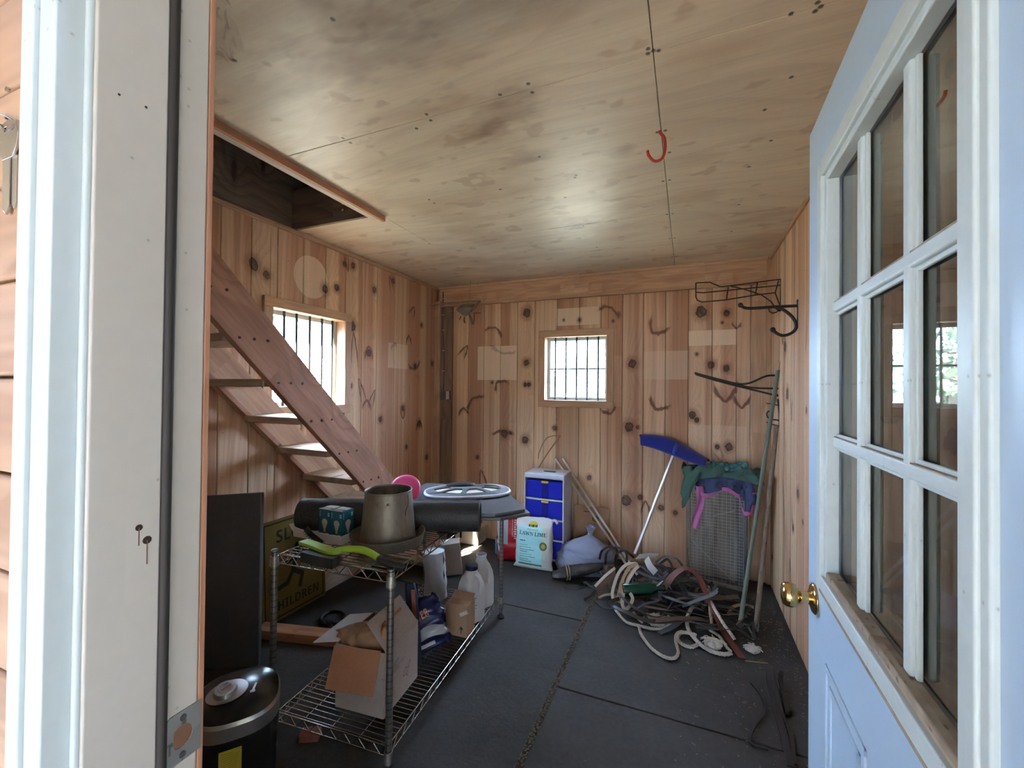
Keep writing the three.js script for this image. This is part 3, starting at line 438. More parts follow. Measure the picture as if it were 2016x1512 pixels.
// ---------------------------------------------------------------- materials of the things
Object.assign(M, {
  black: std([0.014, 0.014, 0.015], 0.45), blackGloss: std([0.010, 0.010, 0.011], 0.18), rubber: texMat(grainTex([0.012, 0.012, 0.013], [0.032, 0.032, 0.034], 61, 20, 160), 0.5, 0, { bumpMap: grainTex([0, 0, 0], [1, 1, 1], 62, 30, 150), bumpScale: 0.003 }),
  slab: texMat(grainTex([0.055, 0.06, 0.066], [0.085, 0.09, 0.10], 63, 6, 80), 0.4), silver: std([0.55, 0.55, 0.56], 0.28, 0.9),
  kraft: texMat(grainTex([0.33, 0.20, 0.115], [0.40, 0.25, 0.15], 64, 6, 120), 0.85), carton: texMat(grainTex([0.40, 0.35, 0.31], [0.50, 0.45, 0.41], 65, 4, 90, 0.02, [0.2, 0.15, 0.12]), 0.8), flap: texMat(grainTex([0.40, 0.19, 0.105], [0.47, 0.24, 0.14], 66, 5, 120), 0.85),
  paper: texMat(grainTex([0.62, 0.62, 0.62], [0.74, 0.74, 0.75], 67, 6, 60), 0.7), film: std([0.72, 0.74, 0.80], 0.3), jug: new THREE.MeshPhysicalMaterial({ color: new THREE.Color().setRGB(0.78, 0.77, 0.74), roughness: 0.45, transmission: 0.25, thickness: 0, side: THREE.DoubleSide }),
  navy: std([0.012, 0.018, 0.05], 0.4), pink: std([0.92, 0.10, 0.36], 0.4), lime: std([0.30, 0.50, 0.035], 0.42), blue: std([0.012, 0.022, 0.42], 0.35), rakeBlue: std([0.012, 0.03, 0.25], 0.35), yellow: std([0.80, 0.55, 0.06], 0.5), clear: std([0.66, 0.71, 0.82], 0.35), cream: std([0.62, 0.54, 0.42], 0.5),
  galv: texMat(grainTex([0.16, 0.145, 0.115], [0.30, 0.28, 0.235], 68, 6, 70, 0.05, [0.09, 0.075, 0.055]), 0.5, 0.6), alu: std([0.74, 0.72, 0.69], 0.3, 0.7), greenPole: texMat(grainTex([0.07, 0.105, 0.08], [0.17, 0.20, 0.155], 69, 14, 90, 0.12, [0.11, 0.06, 0.035]), 0.7),
  rope: texMat(grainTex([0.46, 0.42, 0.36], [0.58, 0.54, 0.47], 70, 8, 90), 0.9), tanRope: texMat(grainTex([0.33, 0.24, 0.15], [0.42, 0.32, 0.21], 71, 8, 90), 0.9), rein: texMat(grainTex([0.42, 0.36, 0.29], [0.52, 0.45, 0.36], 72, 8, 80), 0.8), tan: texMat(grainTex([0.30, 0.18, 0.09], [0.38, 0.24, 0.13], 73, 8, 80), 0.75),
  leather: texMat(grainTex([0.10, 0.028, 0.018], [0.16, 0.05, 0.03], 74, 9, 90), 0.5), darkLeather: texMat(grainTex([0.018, 0.014, 0.012], [0.04, 0.03, 0.025], 75, 9, 90), 0.5), brownLeather: texMat(grainTex([0.06, 0.035, 0.022], [0.10, 0.058, 0.036], 76, 9, 90), 0.55), greyStrap: texMat(grainTex([0.07, 0.075, 0.085], [0.11, 0.115, 0.125], 77, 9, 90), 0.7),
  greenCloth: texMat(grainTex([0.035, 0.085, 0.068], [0.06, 0.125, 0.10], 78, 7, 120), 0.9), tealCloth: texMat(grainTex([0.05, 0.16, 0.17], [0.07, 0.21, 0.21], 79, 7, 120), 0.9), blueCloth: texMat(grainTex([0.035, 0.045, 0.105], [0.055, 0.07, 0.15], 80, 7, 120), 0.9), pinkCloth: texMat(grainTex([0.42, 0.12, 0.30], [0.52, 0.17, 0.38], 81, 7, 120), 0.85), greySack: texMat(grainTex([0.22, 0.24, 0.33], [0.30, 0.32, 0.42], 82, 7, 140), 0.9),
  wire: std([0.42, 0.42, 0.40], 0.35, 0.9), copper: std([0.42, 0.23, 0.10], 0.45, 0.5), red: std([0.42, 0.02, 0.015], 0.4), bottle: std([0.004, 0.03, 0.016], 0.15), straw: std([0.24, 0.185, 0.11], 0.9), white: std([0.72, 0.72, 0.70], 0.6),
});
M.post = texMat(dataTex(8, 512, (x, y, o) => { const g = y % 17 < 3 ? 0.55 : 1; o[0] = 0.33 * g; o[1] = 0.325 * g; o[2] = 0.31 * g; }), 0.35, 0.9);
const PF = (px, py, y = 0) => onY(px, py, y);

// ---------------------------------------------------------------- wire rack
const RT = 0.757, RB = 0.13, RA = 0.075, RW = 0.54, RD = 1.2, RO = V(-0.985, 0, -1.262);
const rk = (x, y, z) => V(x, y, z).applyAxisAngle(V(0, 1, 0), RA).add(RO);       // rack frame: x to the right post, z to the front
{
  const r = thing('wire_rack', 'chrome wire shelving rack with two decks and grooved posts', 'shelving rack', RO, RA);
  for (const [x, z] of [[0, 0], [-RW, 0], [0, -RD], [-RW, -RD]]) {
    const p = mesh('post', [flat(new THREE.CylinderGeometry(0.0125, 0.0125, RT - 0.008, 14)).translate(x, (RT + 0.052) / 2, z)], M.post, r);
    mesh('cap', flat(new THREE.CylinderGeometry(0.0105, 0.0135, 0.012, 14)).translate(x, RT + 0.018, z), M.black, p);
    for (const y of [RT - 0.022, RB - 0.022]) mesh('collar', flat(new THREE.CylinderGeometry(0.0155, 0.018, 0.04, 14)).translate(x, y, z), M.steel, r);
    mesh('foot', [lathe([[0, 0], [0.022, 0], [0.022, 0.012], [0.009, 0.02], [0.009, 0.05], [0, 0.05]], 14).translate(x, 0, z)], M.black, r);
  }
  for (const y of [RT, RB]) {
    const c = (x, z, d = 0) => V(x, y - d, z), e = 0.013, rim = [];
    const sh = mesh('shelf_deck', [bar(c(-e, -e), c(-RW + e, -e), 0.0032), bar(c(-e, -RD + e), c(-RW + e, -RD + e), 0.0032), bar(c(-e, -e), c(-e, -RD + e), 0.0032), bar(c(-RW + e, -e), c(-RW + e, -RD + e), 0.0032), bar(c(-e, -e, 0.036), c(-RW + e, -e, 0.036), 0.0028), bar(c(-e, -RD + e, 0.036), c(-RW + e, -RD + e, 0.036), 0.0028), bar(c(-e, -e, 0.036), c(-e, -RD + e, 0.036), 0.0028), bar(c(-RW + e, -e, 0.036), c(-RW + e, -RD + e, 0.036), 0.0028)], M.chrome, r);
    const zig = (a, b, n) => { for (let i = 0; i < n; i++) { const p = a.clone().lerp(b, i / n), q = a.clone().lerp(b, (i + 0.5) / n), s = a.clone().lerp(b, (i + 1) / n); q.y -= 0.036; mesh('truss_wire', [bar(p, q, 0.0022, 6), bar(q, s, 0.0022, 6)], M.chrome, sh); } };
    zig(c(-RW + e, -e), c(-e, -e), 8); zig(c(-e, -e), c(-e, -RD + e), 18); zig(c(-RW + e, -RD + e), c(-e, -RD + e), 8); zig(c(-RW + e, -e), c(-RW + e, -RD + e), 18);
    for (let i = 1; i < 50; i++) mesh('deck_wire', bar(c(-RW + e, -i * RD / 50), c(-e, -i * RD / 50), 0.0021, 6), M.chrome, sh);
    for (const x of [0.14, 0.27, 0.4]) mesh('stay_wire', bar(c(-x, -e, 0.004), c(-x, -RD + e, 0.004), 0.0028, 6), M.chrome, sh);
  }
}
const top = RT + 0.0035, low = RB + 0.0035;

// ---------------------------------------------------------------- on the rack's upper deck
{
  // galvanised feeder
  const f = thing('poultry_feeder', 'dull galvanised poultry feeder, a tapered open bucket in a round tray', 'feeder', V(-1.195, top, -1.508));
  mesh('tray', lathe([[0, 0], [0.138, 0], [0.148, 0.004], [0.155, 0.045], [0.158, 0.047], [0.157, 0.05], [0.152, 0.048], [0.146, 0.01], [0, 0.008]], 48), M.galv, f);
  mesh('hopper', lathe([[0.117, 0.018], [0.098, 0.222], [0.1005, 0.225], [0.1005, 0.231], [0.097, 0.231], [0.0955, 0.222], [0.114, 0.02]], 48), M.galv, f);
  mesh('grain_base', lathe([[0.0, 0.03], [0.05, 0.022], [0.113, 0.02]], 24), M.dirt, f, 'old feed dust in the bottom');
  mesh('rivet', [bar(V(0.06, 0.19, 0.078), V(0.062, 0.19, 0.084), 0.005, 8)], M.darkSteel, f);
  mesh('wire_handle', tube([V(0.101, 0.215, 0), V(0.125, 0.19, 0.03), V(0.122, 0.16, 0.045), V(0.112, 0.14, 0.03)], 0.0022, 16, 6), M.darkSteel, f);
  // tray with two bulb boxes
  const t = thing('carton_tray', 'shallow white cardboard tray with its end flap folded out', 'tray', V(-1.492, top, -1.475));
  const W = 0.275, D = 0.15, h = 0.034; mesh('bottom', box(W, 0.003, D, 0, 0.0015, 0), M.paper, t);
  for (const s of [-1, 1]) mesh('side', box(W, h, 0.003, 0, h / 2 + 0.003, s * D / 2), M.paper, t); mesh('side', box(0.003, h, D, W / 2, h / 2 + 0.003, 0), M.paper, t); mesh('end_flap', box(0.003, 0.05, D * 0.95, -W / 2 - 0.016, 0.03, 0, 0, 0, 0.75), M.paper, t, 'folded out end flap');
  const bulbTex = canvasTex(256, 512, (c, w, H2) => {
    c.fillStyle = '#0c5566'; c.fillRect(0, 0, w, H2); c.fillStyle = '#c9b7a6'; c.beginPath(); c.arc(128, 235, 62, 0, 7); c.fill(); c.beginPath(); c.moveTo(76, 262); c.lineTo(100, 350); c.lineTo(156, 350); c.lineTo(180, 262); c.fill(); c.fillRect(104, 348, 48, 62);
    c.fillStyle = '#9c8d80'; for (let i = 0; i < 4; i++) c.fillRect(104, 356 + i * 14, 48, 5); c.fillStyle = '#dfe9ea'; c.fillRect(196, 60, 34, 62); c.fillStyle = '#0c5566'; c.fillRect(206, 72, 14, 38); c.fillStyle = '#d8e3e4'; for (let i = 0; i < 5; i++) c.fillRect(18, 40 + i * 22, 12, 14); c.fillRect(20, 438, 120, 16); c.fillRect(150, 430, 70, 26); c.fillRect(30, 468, 80, 12); c.fillStyle = '#e9a38c'; c.fillRect(160, 466, 56, 14);
  });
  const bm = texMat(bulbTex, 0.5), tm = texMat(canvasTex(128, 128, (c) => { c.fillStyle = '#1a6a78'; c.fillRect(0, 0, 128, 128); c.fillStyle = '#cfd8d6'; c.fillRect(8, 8, 112, 64); c.fillStyle = '#b98a74'; c.fillRect(20, 78, 80, 36); }), 0.5);
  [[-1.4865, 'teal light bulb box touching the tray side, pale bulb picture on its face'], [-1.4175, 'teal light bulb box beside its twin, bulb pictures on two faces']].forEach(([x, l]) => {
    const b = thing('bulb_box', l, 'box', V(x, top + 0.004, -1.472), 0, 'light bulb boxes in the tray'); const q = 0.0335, ht = 0.124;
    const face = (ry) => new THREE.PlaneGeometry(2 * q, ht).translate(0, ht / 2, q).rotateY(ry); mesh('body', [0, 1, 2, 3].map((i) => flat(face(i * Math.PI / 2))), bm, b); mesh('lid', flat(new THREE.PlaneGeometry(2 * q, 2 * q).rotateX(-Math.PI / 2).translate(0, ht, 0)), tm, b); mesh('bottom', flat(new THREE.PlaneGeometry(2 * q, 2 * q).rotateX(Math.PI / 2).translate(0, 0.0003, 0)), tm, b); mesh('tuck_edge', box(2 * q, 0.0015, 0.0015, 0, ht, q), M.paper, b);
  });
  // brush
  const b = thing('dust_brush', 'lime green hand brush with black bristles and black grip', 'brush');
  const g = [[597, 1066], [618, 1073], [642, 1082], [658, 1086], [675, 1082], [700, 1081], [716, 1083], [735, 1092], [752, 1104]].map(([x, y], i) => PF(x, y, top + [0.05, 0.05, 0.047, 0.044, 0.05, 0.052, 0.05, 0.042, 0.034][i]));
  const body = (pts, w, t2) => { const s = tube(pts, 0.0135, 50, 10); return s; };
  mesh('handle', [tube(g.slice(3), 0.0125, 40, 10)], M.lime, b, 'lime green curved handle'); mesh('head', strap(g.slice(0, 5), 0.04, 0.011, V(0, 1, 0), 30), M.lime, b);
  const e0 = g[8], e1 = PF(796, 1117, top + 0.016); mesh('grip', tube([g[7].clone().lerp(e0, 0.7), e0, e0.clone().lerp(e1, 0.5).add(V(0, -0.004, 0)), e1], 0.0155, 24, 10), M.black, b, 'black rubber grip');
  mesh('bristles', strap([PF(600, 1093, top + 0.022), PF(632, 1101, top + 0.021), PF(662, 1107, top + 0.02)], 0.04, 0.038, V(0, 1, 0), 20), M.rubber, b, 'black bristle block');
  const sc = thing('plastic_scraper', 'toothed black plastic scraper leaning on the white tray', 'scraper'); mesh('blade', strap([PF(602, 1040, top + 0.072), PF(612, 1052, top + 0.05), PF(634, 1070, top + 0.03)], 0.022, 0.003, V(0.3, 0.4, 1), 20), M.black, sc);
  for (let i = 0; i < 5; i++) { const p = PF(602 + i * 3, 1046 + i * 4, top + 0.06 - i * 0.006); mesh('tooth', bar(p, p.clone().add(V(-0.012, -0.006, 0.004)), 0.003, 5, 0.001), M.black, sc); }
  // black roll
  const a = onY(592, 1012, top + 0.073), c = onY(946, 1015, top + 0.073), dir = c.clone().sub(a).normalize(), L = a.distanceTo(c);
  const ro = thing('rubber_roll', 'thick black rubber roll lying across the rack', 'roll', a.clone().setY(top + 0.0725)); ro.quaternion.setFromUnitVectors(V(0, 1, 0), V(dir.x, 0, dir.z).normalize());
  const R = 0.072; mesh('roll_body', metreUV(lathe([[0.058, 0], [R - 0.006, 0], [R, 0.006], [R, L - 0.006], [R - 0.006, L], [0.058, L]], 40), 3, 3), M.rubber, ro); mesh('core_end', [lathe([[0.058, L - 0.008], [0.02, L - 0.006], [0.02, 0.006], [0.058, 0.008]], 32)], M.black, ro);
  // flat grey sheets at the far end
  const sheet = (name, label, y, dx) => { const pts = [[-0.80 + dx, -2.13], [-0.905 + dx, -1.985], [-1.52, -1.735], [-1.62, -2.44], [-1.10 + dx, -2.52]]; const q = extr(pts.map(([x, z]) => [x, -z]), 0.012, 0.002); q.rotateX(-Math.PI / 2); q.translate(0, y + 0.002, 0); return tag(mesh(name, metreUV(q), M.slab), label, 'sheet'); };
  sheet('rubber_sheet', 'dark grey flat sheet lying directly on the rack deck', top, 0.03); sheet('rubber_sheet', 'dark grey flat sheet on top of its twin, under the plastic grate lid', top + 0.0165, 0);
  // grate lid
  const y0 = top + 0.034, gl = thing('grate_lid', 'pale grey plastic lid with web-shaped openings and a black oval', 'lid', V(-1.235, y0, -2.305), 0.60); gl.scale.set(0.88, 0.8, 0.86);
  const oval = (a2, b2, n = 28, p = 2.6) => Array.from({ length: n }, (_, i) => { const t2 = i / n * 6.2832, cc = Math.cos(t2), s = Math.sin(t2); return [a2 * Math.sign(cc) * Math.abs(cc) ** (2 / p), b2 * Math.sign(s) * Math.abs(s) ** (2 / p)]; });
  const holes = []; for (let i = 0; i < 8; i++) { const a2 = i / 8 * 6.2832 + 0.2, s = 0.3, P = []; for (const [rr, da] of [[0.44, -0.22], [0.44, 0.22], [0.64, 0.33], [0.88, 0.31], [0.88, -0.31], [0.64, -0.33]]) P.push([0.27 * rr * Math.cos(a2 + da), 0.165 * rr * Math.sin(a2 + da)]); holes.push(P); }
  const lid = extr(oval(0.285, 0.175), 0.012, 0.003, holes); lid.rotateX(-Math.PI / 2); const P = lid.attributes.position; for (let i = 0; i < P.count; i++) { const rr = Math.hypot(P.getX(i) / 0.285, P.getZ(i) / 0.175); P.setY(i, P.getY(i) + 0.042 * (1 - rr * rr * 0.75)); } lid.computeVertexNormals();
  mesh('web_plate', lid, std([0.15, 0.165, 0.18], 0.3), gl, 'dark grey web of ribs'); mesh('skirt', [flat(new THREE.TubeGeometry(new THREE.CatmullRomCurve3(oval(0.288, 0.178, 40).map(([x, z]) => V(x, 0.012, z)), true), 80, 0.012, 8, true))], M.clear, gl);
  mesh('liner', grid(48, 8, (u, v) => { const q = oval(0.285, 0.175, 48)[Math.round(u * 48) % 48], k = 0.95 * v, rr = Math.hypot(q[0] / 0.285, q[1] / 0.175) * k; return V(q[0] * k, 0.004 + 0.042 * (1 - 0.75 * rr * rr), q[1] * k); }), std([0.78, 0.74, 0.66], 0.6), gl, 'cream layer under the web');  // cream surface filling the web openings from below
  const ov = lathe([[0, 0.02], [0.06, 0.017], [0.085, 0.008], [0.088, 0], [0, 0]], 30); ov.scale(1.15, 1, 0.62); mesh('oval_badge', ov.translate(-0.045, 0.05, -0.05), M.black, gl, 'black oval in the middle');
  // pink disc
  const fr = thing('frisbee', 'bright pink plastic flying disc standing on edge behind the feeder', 'disc', onZ(797, 961, -2.02)); fr.scale.setScalar(0.92); fr.position.y = top + 0.031 + 0.066; fr.quaternion.setFromUnitVectors(V(0, 1, 0), V(0.35, 0.62, 0.7).normalize());
  mesh('disc', lathe([[0, 0.014], [0.07, 0.013], [0.088, 0.008], [0.095, -0.004], [0.095, -0.018], [0.091, -0.02], [0.091, -0.006], [0.084, 0.003], [0.068, 0.009], [0, 0.01]], 40), M.pink, fr);
}

// ---------------------------------------------------------------- on the lower deck
function bagMesh(w, h, d, seed, opt = {}) {                        // stuffed sack: pinched top, bulging belly
  const r = rng(seed), n = 30, mrows = 26, ph = r() * 9, tk = opt.tuck ?? 0.35;
  return grid(n, mrows, (u, v) => {
    const a = u * 6.2832, t = v, bul = opt.flat ? 0.9 : Math.pow(Math.sin(Math.PI * clamp(0.08 + t * 0.92) * 0.93 + 0.12), 0.45), thick = t < 0.04 ? 0.55 + t * 11 : (t > 0.82 ? Math.max(0.06, 1 - (t - 0.82) / 0.18 * (1 - 0.06)) : 1);
    const c = Math.cos(a), s = Math.sin(a), k = 2 / 3.2, nz = (fbm(u * 9 + ph, v * 8, 3) - 0.5) * (opt.crumple ?? 0.03), wob = 1 + (t > 0.82 ? 0.05 * Math.sin(a * 3 + ph) : 0);
    const seam = opt.seam ? 1 + 0.16 * sstep(0.09, 0.0, t) * (c < 0 ? 1 : 0.5) + 0.14 * sstep(0.9, 1, t) * (c > 0 ? 1 : 0.3) : 1; return V((w / 2) * Math.sign(c) * Math.abs(c) ** k * (0.93 + 0.07 * bul) * wob * seam + nz, h * t + (t > 0.9 ? Math.sin(u * 40 + ph) * 0.006 : 0) , (d / 2) * Math.sign(s) * Math.abs(s) ** k * bul * thick + nz);
  });
}
function bagCap(w, d) { const g = flat(new THREE.CircleGeometry(0.5, 20)); g.scale(w * 0.93, d * 0.6, 1); return g.rotateX(Math.PI / 2); }
function printBag(w, h, d, seed, mat, opt) { const g = bagMesh(w, h, d, seed, opt), uv = g.attributes.uv, P = g.attributes.position; for (let i = 0; i < P.count; i++) uv.setXY(i, clamp(P.getX(i) / w + 0.5, 0.002, 0.998), clamp(P.getY(i) / h, 0.002, 0.998)); return g; }
{
  // white carton with flaps
  const c = thing('cardboard_box', 'open whitish cardboard carton on the lower wire deck', 'box', rk(-0.215, low, -0.24), RA + 0.02), W = 0.225, D = 0.26, Hh = 0.255, t = 0.005;
  const print = texMat(canvasTex(512, 512, (x) => { x.fillStyle = '#b5aca6'; x.fillRect(0, 0, 512, 512); const r = rng(3); for (let i = 0; i < 900; i++) { x.fillStyle = `rgba(${90 + r() * 60},${70 + r() * 50},${60 + r() * 40},${0.05 + r() * 0.1})`; x.fillRect(r() * 512, r() * 512, 2 + r() * 22, 1 + r() * 6); } x.strokeStyle = '#57504c'; x.lineWidth = 4; for (let i = 0; i < 6; i++) { x.beginPath(); x.moveTo(30, 150 + i * 16); x.lineTo(170 + r() * 120, 150 + i * 16); x.stroke(); } x.lineWidth = 5; x.beginPath(); x.ellipse(300, 330, 22, 34, 0.5, 0, 7); x.stroke(); x.beginPath(); x.moveTo(318, 360); x.lineTo(335, 385); x.lineTo(352, 330); x.stroke(); x.beginPath(); x.ellipse(362, 300, 14, 28, 0.6, 0, 7); x.stroke(); }), 0.8);
  mesh('front_panel', rbox(W, Hh, t, 0.002, 0, Hh / 2, D / 2), M.carton, c); mesh('back_panel', rbox(W, Hh, t, 0.002, 0, Hh / 2, -D / 2), M.carton, c); mesh('side_panel', rbox(t, Hh, D, 0.002, -W / 2, Hh / 2, 0), M.carton, c);
  mesh('side_panel', rbox(t, Hh, D, 0.002, W / 2, Hh / 2, 0), M.carton, c); const pp = flat(new THREE.PlaneGeometry(D - 0.004, Hh - 0.004).rotateY(Math.PI / 2).translate(W / 2 + 0.0027, Hh / 2, 0)); mesh('printed_face', pp, print, c, 'scribbled printing on the side'); mesh('bottom_panel', box(W, t, D, 0, t / 2, 0), M.carton, c);
  mesh('front_flap', [rbox(W * 0.96, 0.004, 0.15, 0.0015, 0, 0, 0.075).applyMatrix4(mat4(-0.012, Hh, D / 2, 1.15, 0.06, 0))], M.flap, c, 'brown flap hanging down');
  mesh('side_flap', [rbox(0.135, 0.004, D * 0.94, 0.0015, -0.0675, 0, 0).applyMatrix4(mat4(W / 2, Hh, 0, 0, 0, -0.85))], M.carton, c, 'whitish flap standing up'); mesh('flap_stripe', [box(0.012, 0.001, D * 0.6, -0.085, 0.0028, 0).applyMatrix4(mat4(W / 2, Hh, 0, 0, 0, -0.85))], M.flap, c, 'brown printed stripe');
  mesh('rear_flap', [rbox(0.13, 0.004, D * 0.9, 0.0015, -0.065, 0, 0).applyMatrix4(mat4(-W / 2, Hh, 0, 0, 0, 0.22))], M.paper, c, 'pale flap spread outwards');
  const pb = thing('paper_bag', 'crumpled brown paper bag stuffed in the open carton', 'paper bag'); { const g = bagMesh(0.155, 0.24, 0.11, 8, { crumple: 0.04 }); g.applyMatrix4(mat4(0.07, 0, 0, 0, 0, Math.PI / 2 + 0.15)); const p = c.position; g.applyMatrix4(mat4(p.x + 0.03, low + Hh - 0.02, p.z + 0.05, 0.3, 0.25, 0)); mesh('bag', g, M.kraft, pb); pb.position.y += 0.02; }
  // navy bag
  const bagTex = texMat(canvasTex(512, 512, (x) => { x.fillStyle = '#0b1240'; x.fillRect(0, 0, 512, 512); x.fillStyle = '#9a9c9c'; x.beginPath(); x.moveTo(0, 300); x.quadraticCurveTo(256, 220, 512, 330); x.lineTo(512, 420); x.quadraticCurveTo(256, 330, 0, 400); x.fill(); x.fillStyle = '#c9cacc'; x.fillRect(40, 420, 240, 40); x.fillStyle = '#e08a5a'; x.font = 'bold 110px sans-serif'; x.save(); x.translate(120, 200); x.rotate(-0.15); x.fillText('VER', 0, 0); x.restore(); }), 0.3);
  const nb = thing('pet_food_bag', 'slumped navy and grey plastic bag with orange lettering', 'bag', rk(-0.11, low, -0.555), 0.6); { const g = printBag(0.16, 0.24, 0.08, 21, null, { crumple: 0.045 }); g.applyMatrix4(mat4(0, 0.02, 0, -0.25, 0, 0.32)); mesh('bag', g, bagTex, nb); settle(nb, low); }
  const sp = thing('navy_pouch', 'narrow folded navy pouch standing behind the carton', 'pouch', rk(-0.16, low, -0.45)); { const g = bagMesh(0.06, 0.37, 0.022, 23, { crumple: 0.012, flat: true }); g.applyMatrix4(mat4(0, 0, 0, 0, 0.3, 0.07)); mesh('pouch', g, M.navy, sp); mesh('strip', [box(0.018, 0.16, 0.002, 0, 0.27, 0.018, 0, 0.3, 0.07)], std([0.35, 0.12, 0.08], 0.6), sp, 'reddish printed strip'); settle(sp, low); }
  // small brown box
  const bb = thing('brown_box', 'small brown cardboard box with a loose top flap', 'box', V(-1.118, low, -2.018), 0.04); mesh('body', rbox(0.125, 0.165, 0.1, 0.003, 0, 0.0825, 0), M.kraft, bb); mesh('flap', rbox(0.12, 0.003, 0.06, 0.001, 0, 0.172, -0.03, 0.45, 0, 0), M.kraft, bb); mesh('arrow_mark', [bar(V(0.03, 0.02, 0.0505), V(0.03, 0.05, 0.0505), 0.002, 5), bar(V(0.022, 0.04, 0.0505), V(0.03, 0.052, 0.0505), 0.002, 5), bar(V(0.038, 0.04, 0.0505), V(0.03, 0.052, 0.0505), 0.002, 5)], M.black, bb); mesh('tape', box(0.05, 0.018, 0.001, 0.045, 0.125, 0.0505, 0, 0, 0.5), M.cream, bb);
  // jugs
  const jug = (p, ry, label, cap) => {
    const j = thing('plastic_jug', label, 'jug', p, ry, 'plastic jugs on the rack'); const sec = [[0, 0.058, 0.062], [0.012, 0.064, 0.068], [0.16, 0.064, 0.068], [0.2, 0.058, 0.062], [0.25, 0.040, 0.042], [0.272, 0.030, 0.030], [0.292, 0.029, 0.029]];
    const g = grid(28, 24, (u, v) => { const a = u * 6.2832, f = v * (sec.length - 1), i = Math.min(sec.length - 2, Math.floor(f)), k = f - i, A = sec[i], B = sec[i + 1], y = A[0] + (B[0] - A[0]) * k, rx = A[1] + (B[1] - A[1]) * k, rz = A[2] + (B[2] - A[2]) * k, p2 = y > 0.24 ? 1 : 2 / 3.4, c2 = Math.cos(a), s = Math.sin(a); return V(rx * Math.sign(c2) * Math.abs(c2) ** p2, y, rz * Math.sign(s) * Math.abs(s) ** p2); });
    mesh('body', g, M.jug, j); mesh('handle', tube([V(0.035, 0.25, 0), V(0.07, 0.24, 0), V(0.078, 0.2, 0), V(0.066, 0.15, 0)], 0.009, 20, 8), M.jug, j); if (cap) mesh('cap', lathe([[0, 0.302], [0.034, 0.302], [0.0365, 0.299], [0.0365, 0.278], [0.031, 0.276]], 28), M.navy, j, 'dark blue screw cap'); else mesh('open_neck', lathe([[0.029, 0.29], [0.032, 0.292], [0.032, 0.3], [0.027, 0.3], [0.027, 0.285]], 24), M.clear, j);
    if (cap) mesh('label_print', [box(0.02, 0.004, 0.001, 0.062, 0.14, 0.03, 0, 1.4, 0), box(0.03, 0.003, 0.001, 0.062, 0.1, 0.03, 0, 1.4, 0), box(0.02, 0.003, 0.001, 0.062, 0.085, 0.03, 0, 1.4, 0)], M.navy, j);
  };
  jug(V(-1.125, low, -2.155), -0.35, 'white plastic jug with a dark blue screw cap', true); jug(V(-1.145, low, -2.32), -0.5, 'cloudy plastic jug with an open neck behind the blue-capped one', false);
  // white packet, grey carton
  const wp = thing('paper_towel_roll', 'white wrapped paper roll standing at the far end of the lower deck', 'paper roll', V(-1.43, low, -2.27)); { const g = grid(36, 14, (u, v) => { const a = u * 6.2832, n = (fbm(u * 10, v * 6, 3) - 0.5) * 0.022, r = 0.066 + n; return V(Math.cos(a) * r, v * 0.285, Math.sin(a) * r); }); mesh('wrapper', g, M.film, wp); mesh('roll_end', lathe([[0, 0.283], [0.05, 0.285], [0.064, 0.28]], 20), M.paper, wp); wp.rotation.z = 0.06; settle(wp, low); }
  const gc = thing('grey_carton', 'grey cardboard carton tilted on the floor behind the rack', 'box', PF(888, 1128, 0), 0.5); mesh('body', rbox(0.15, 0.24, 0.12, 0.004, 0, 0.125, 0, 0, 0, 0.10), M.carton, gc);
}

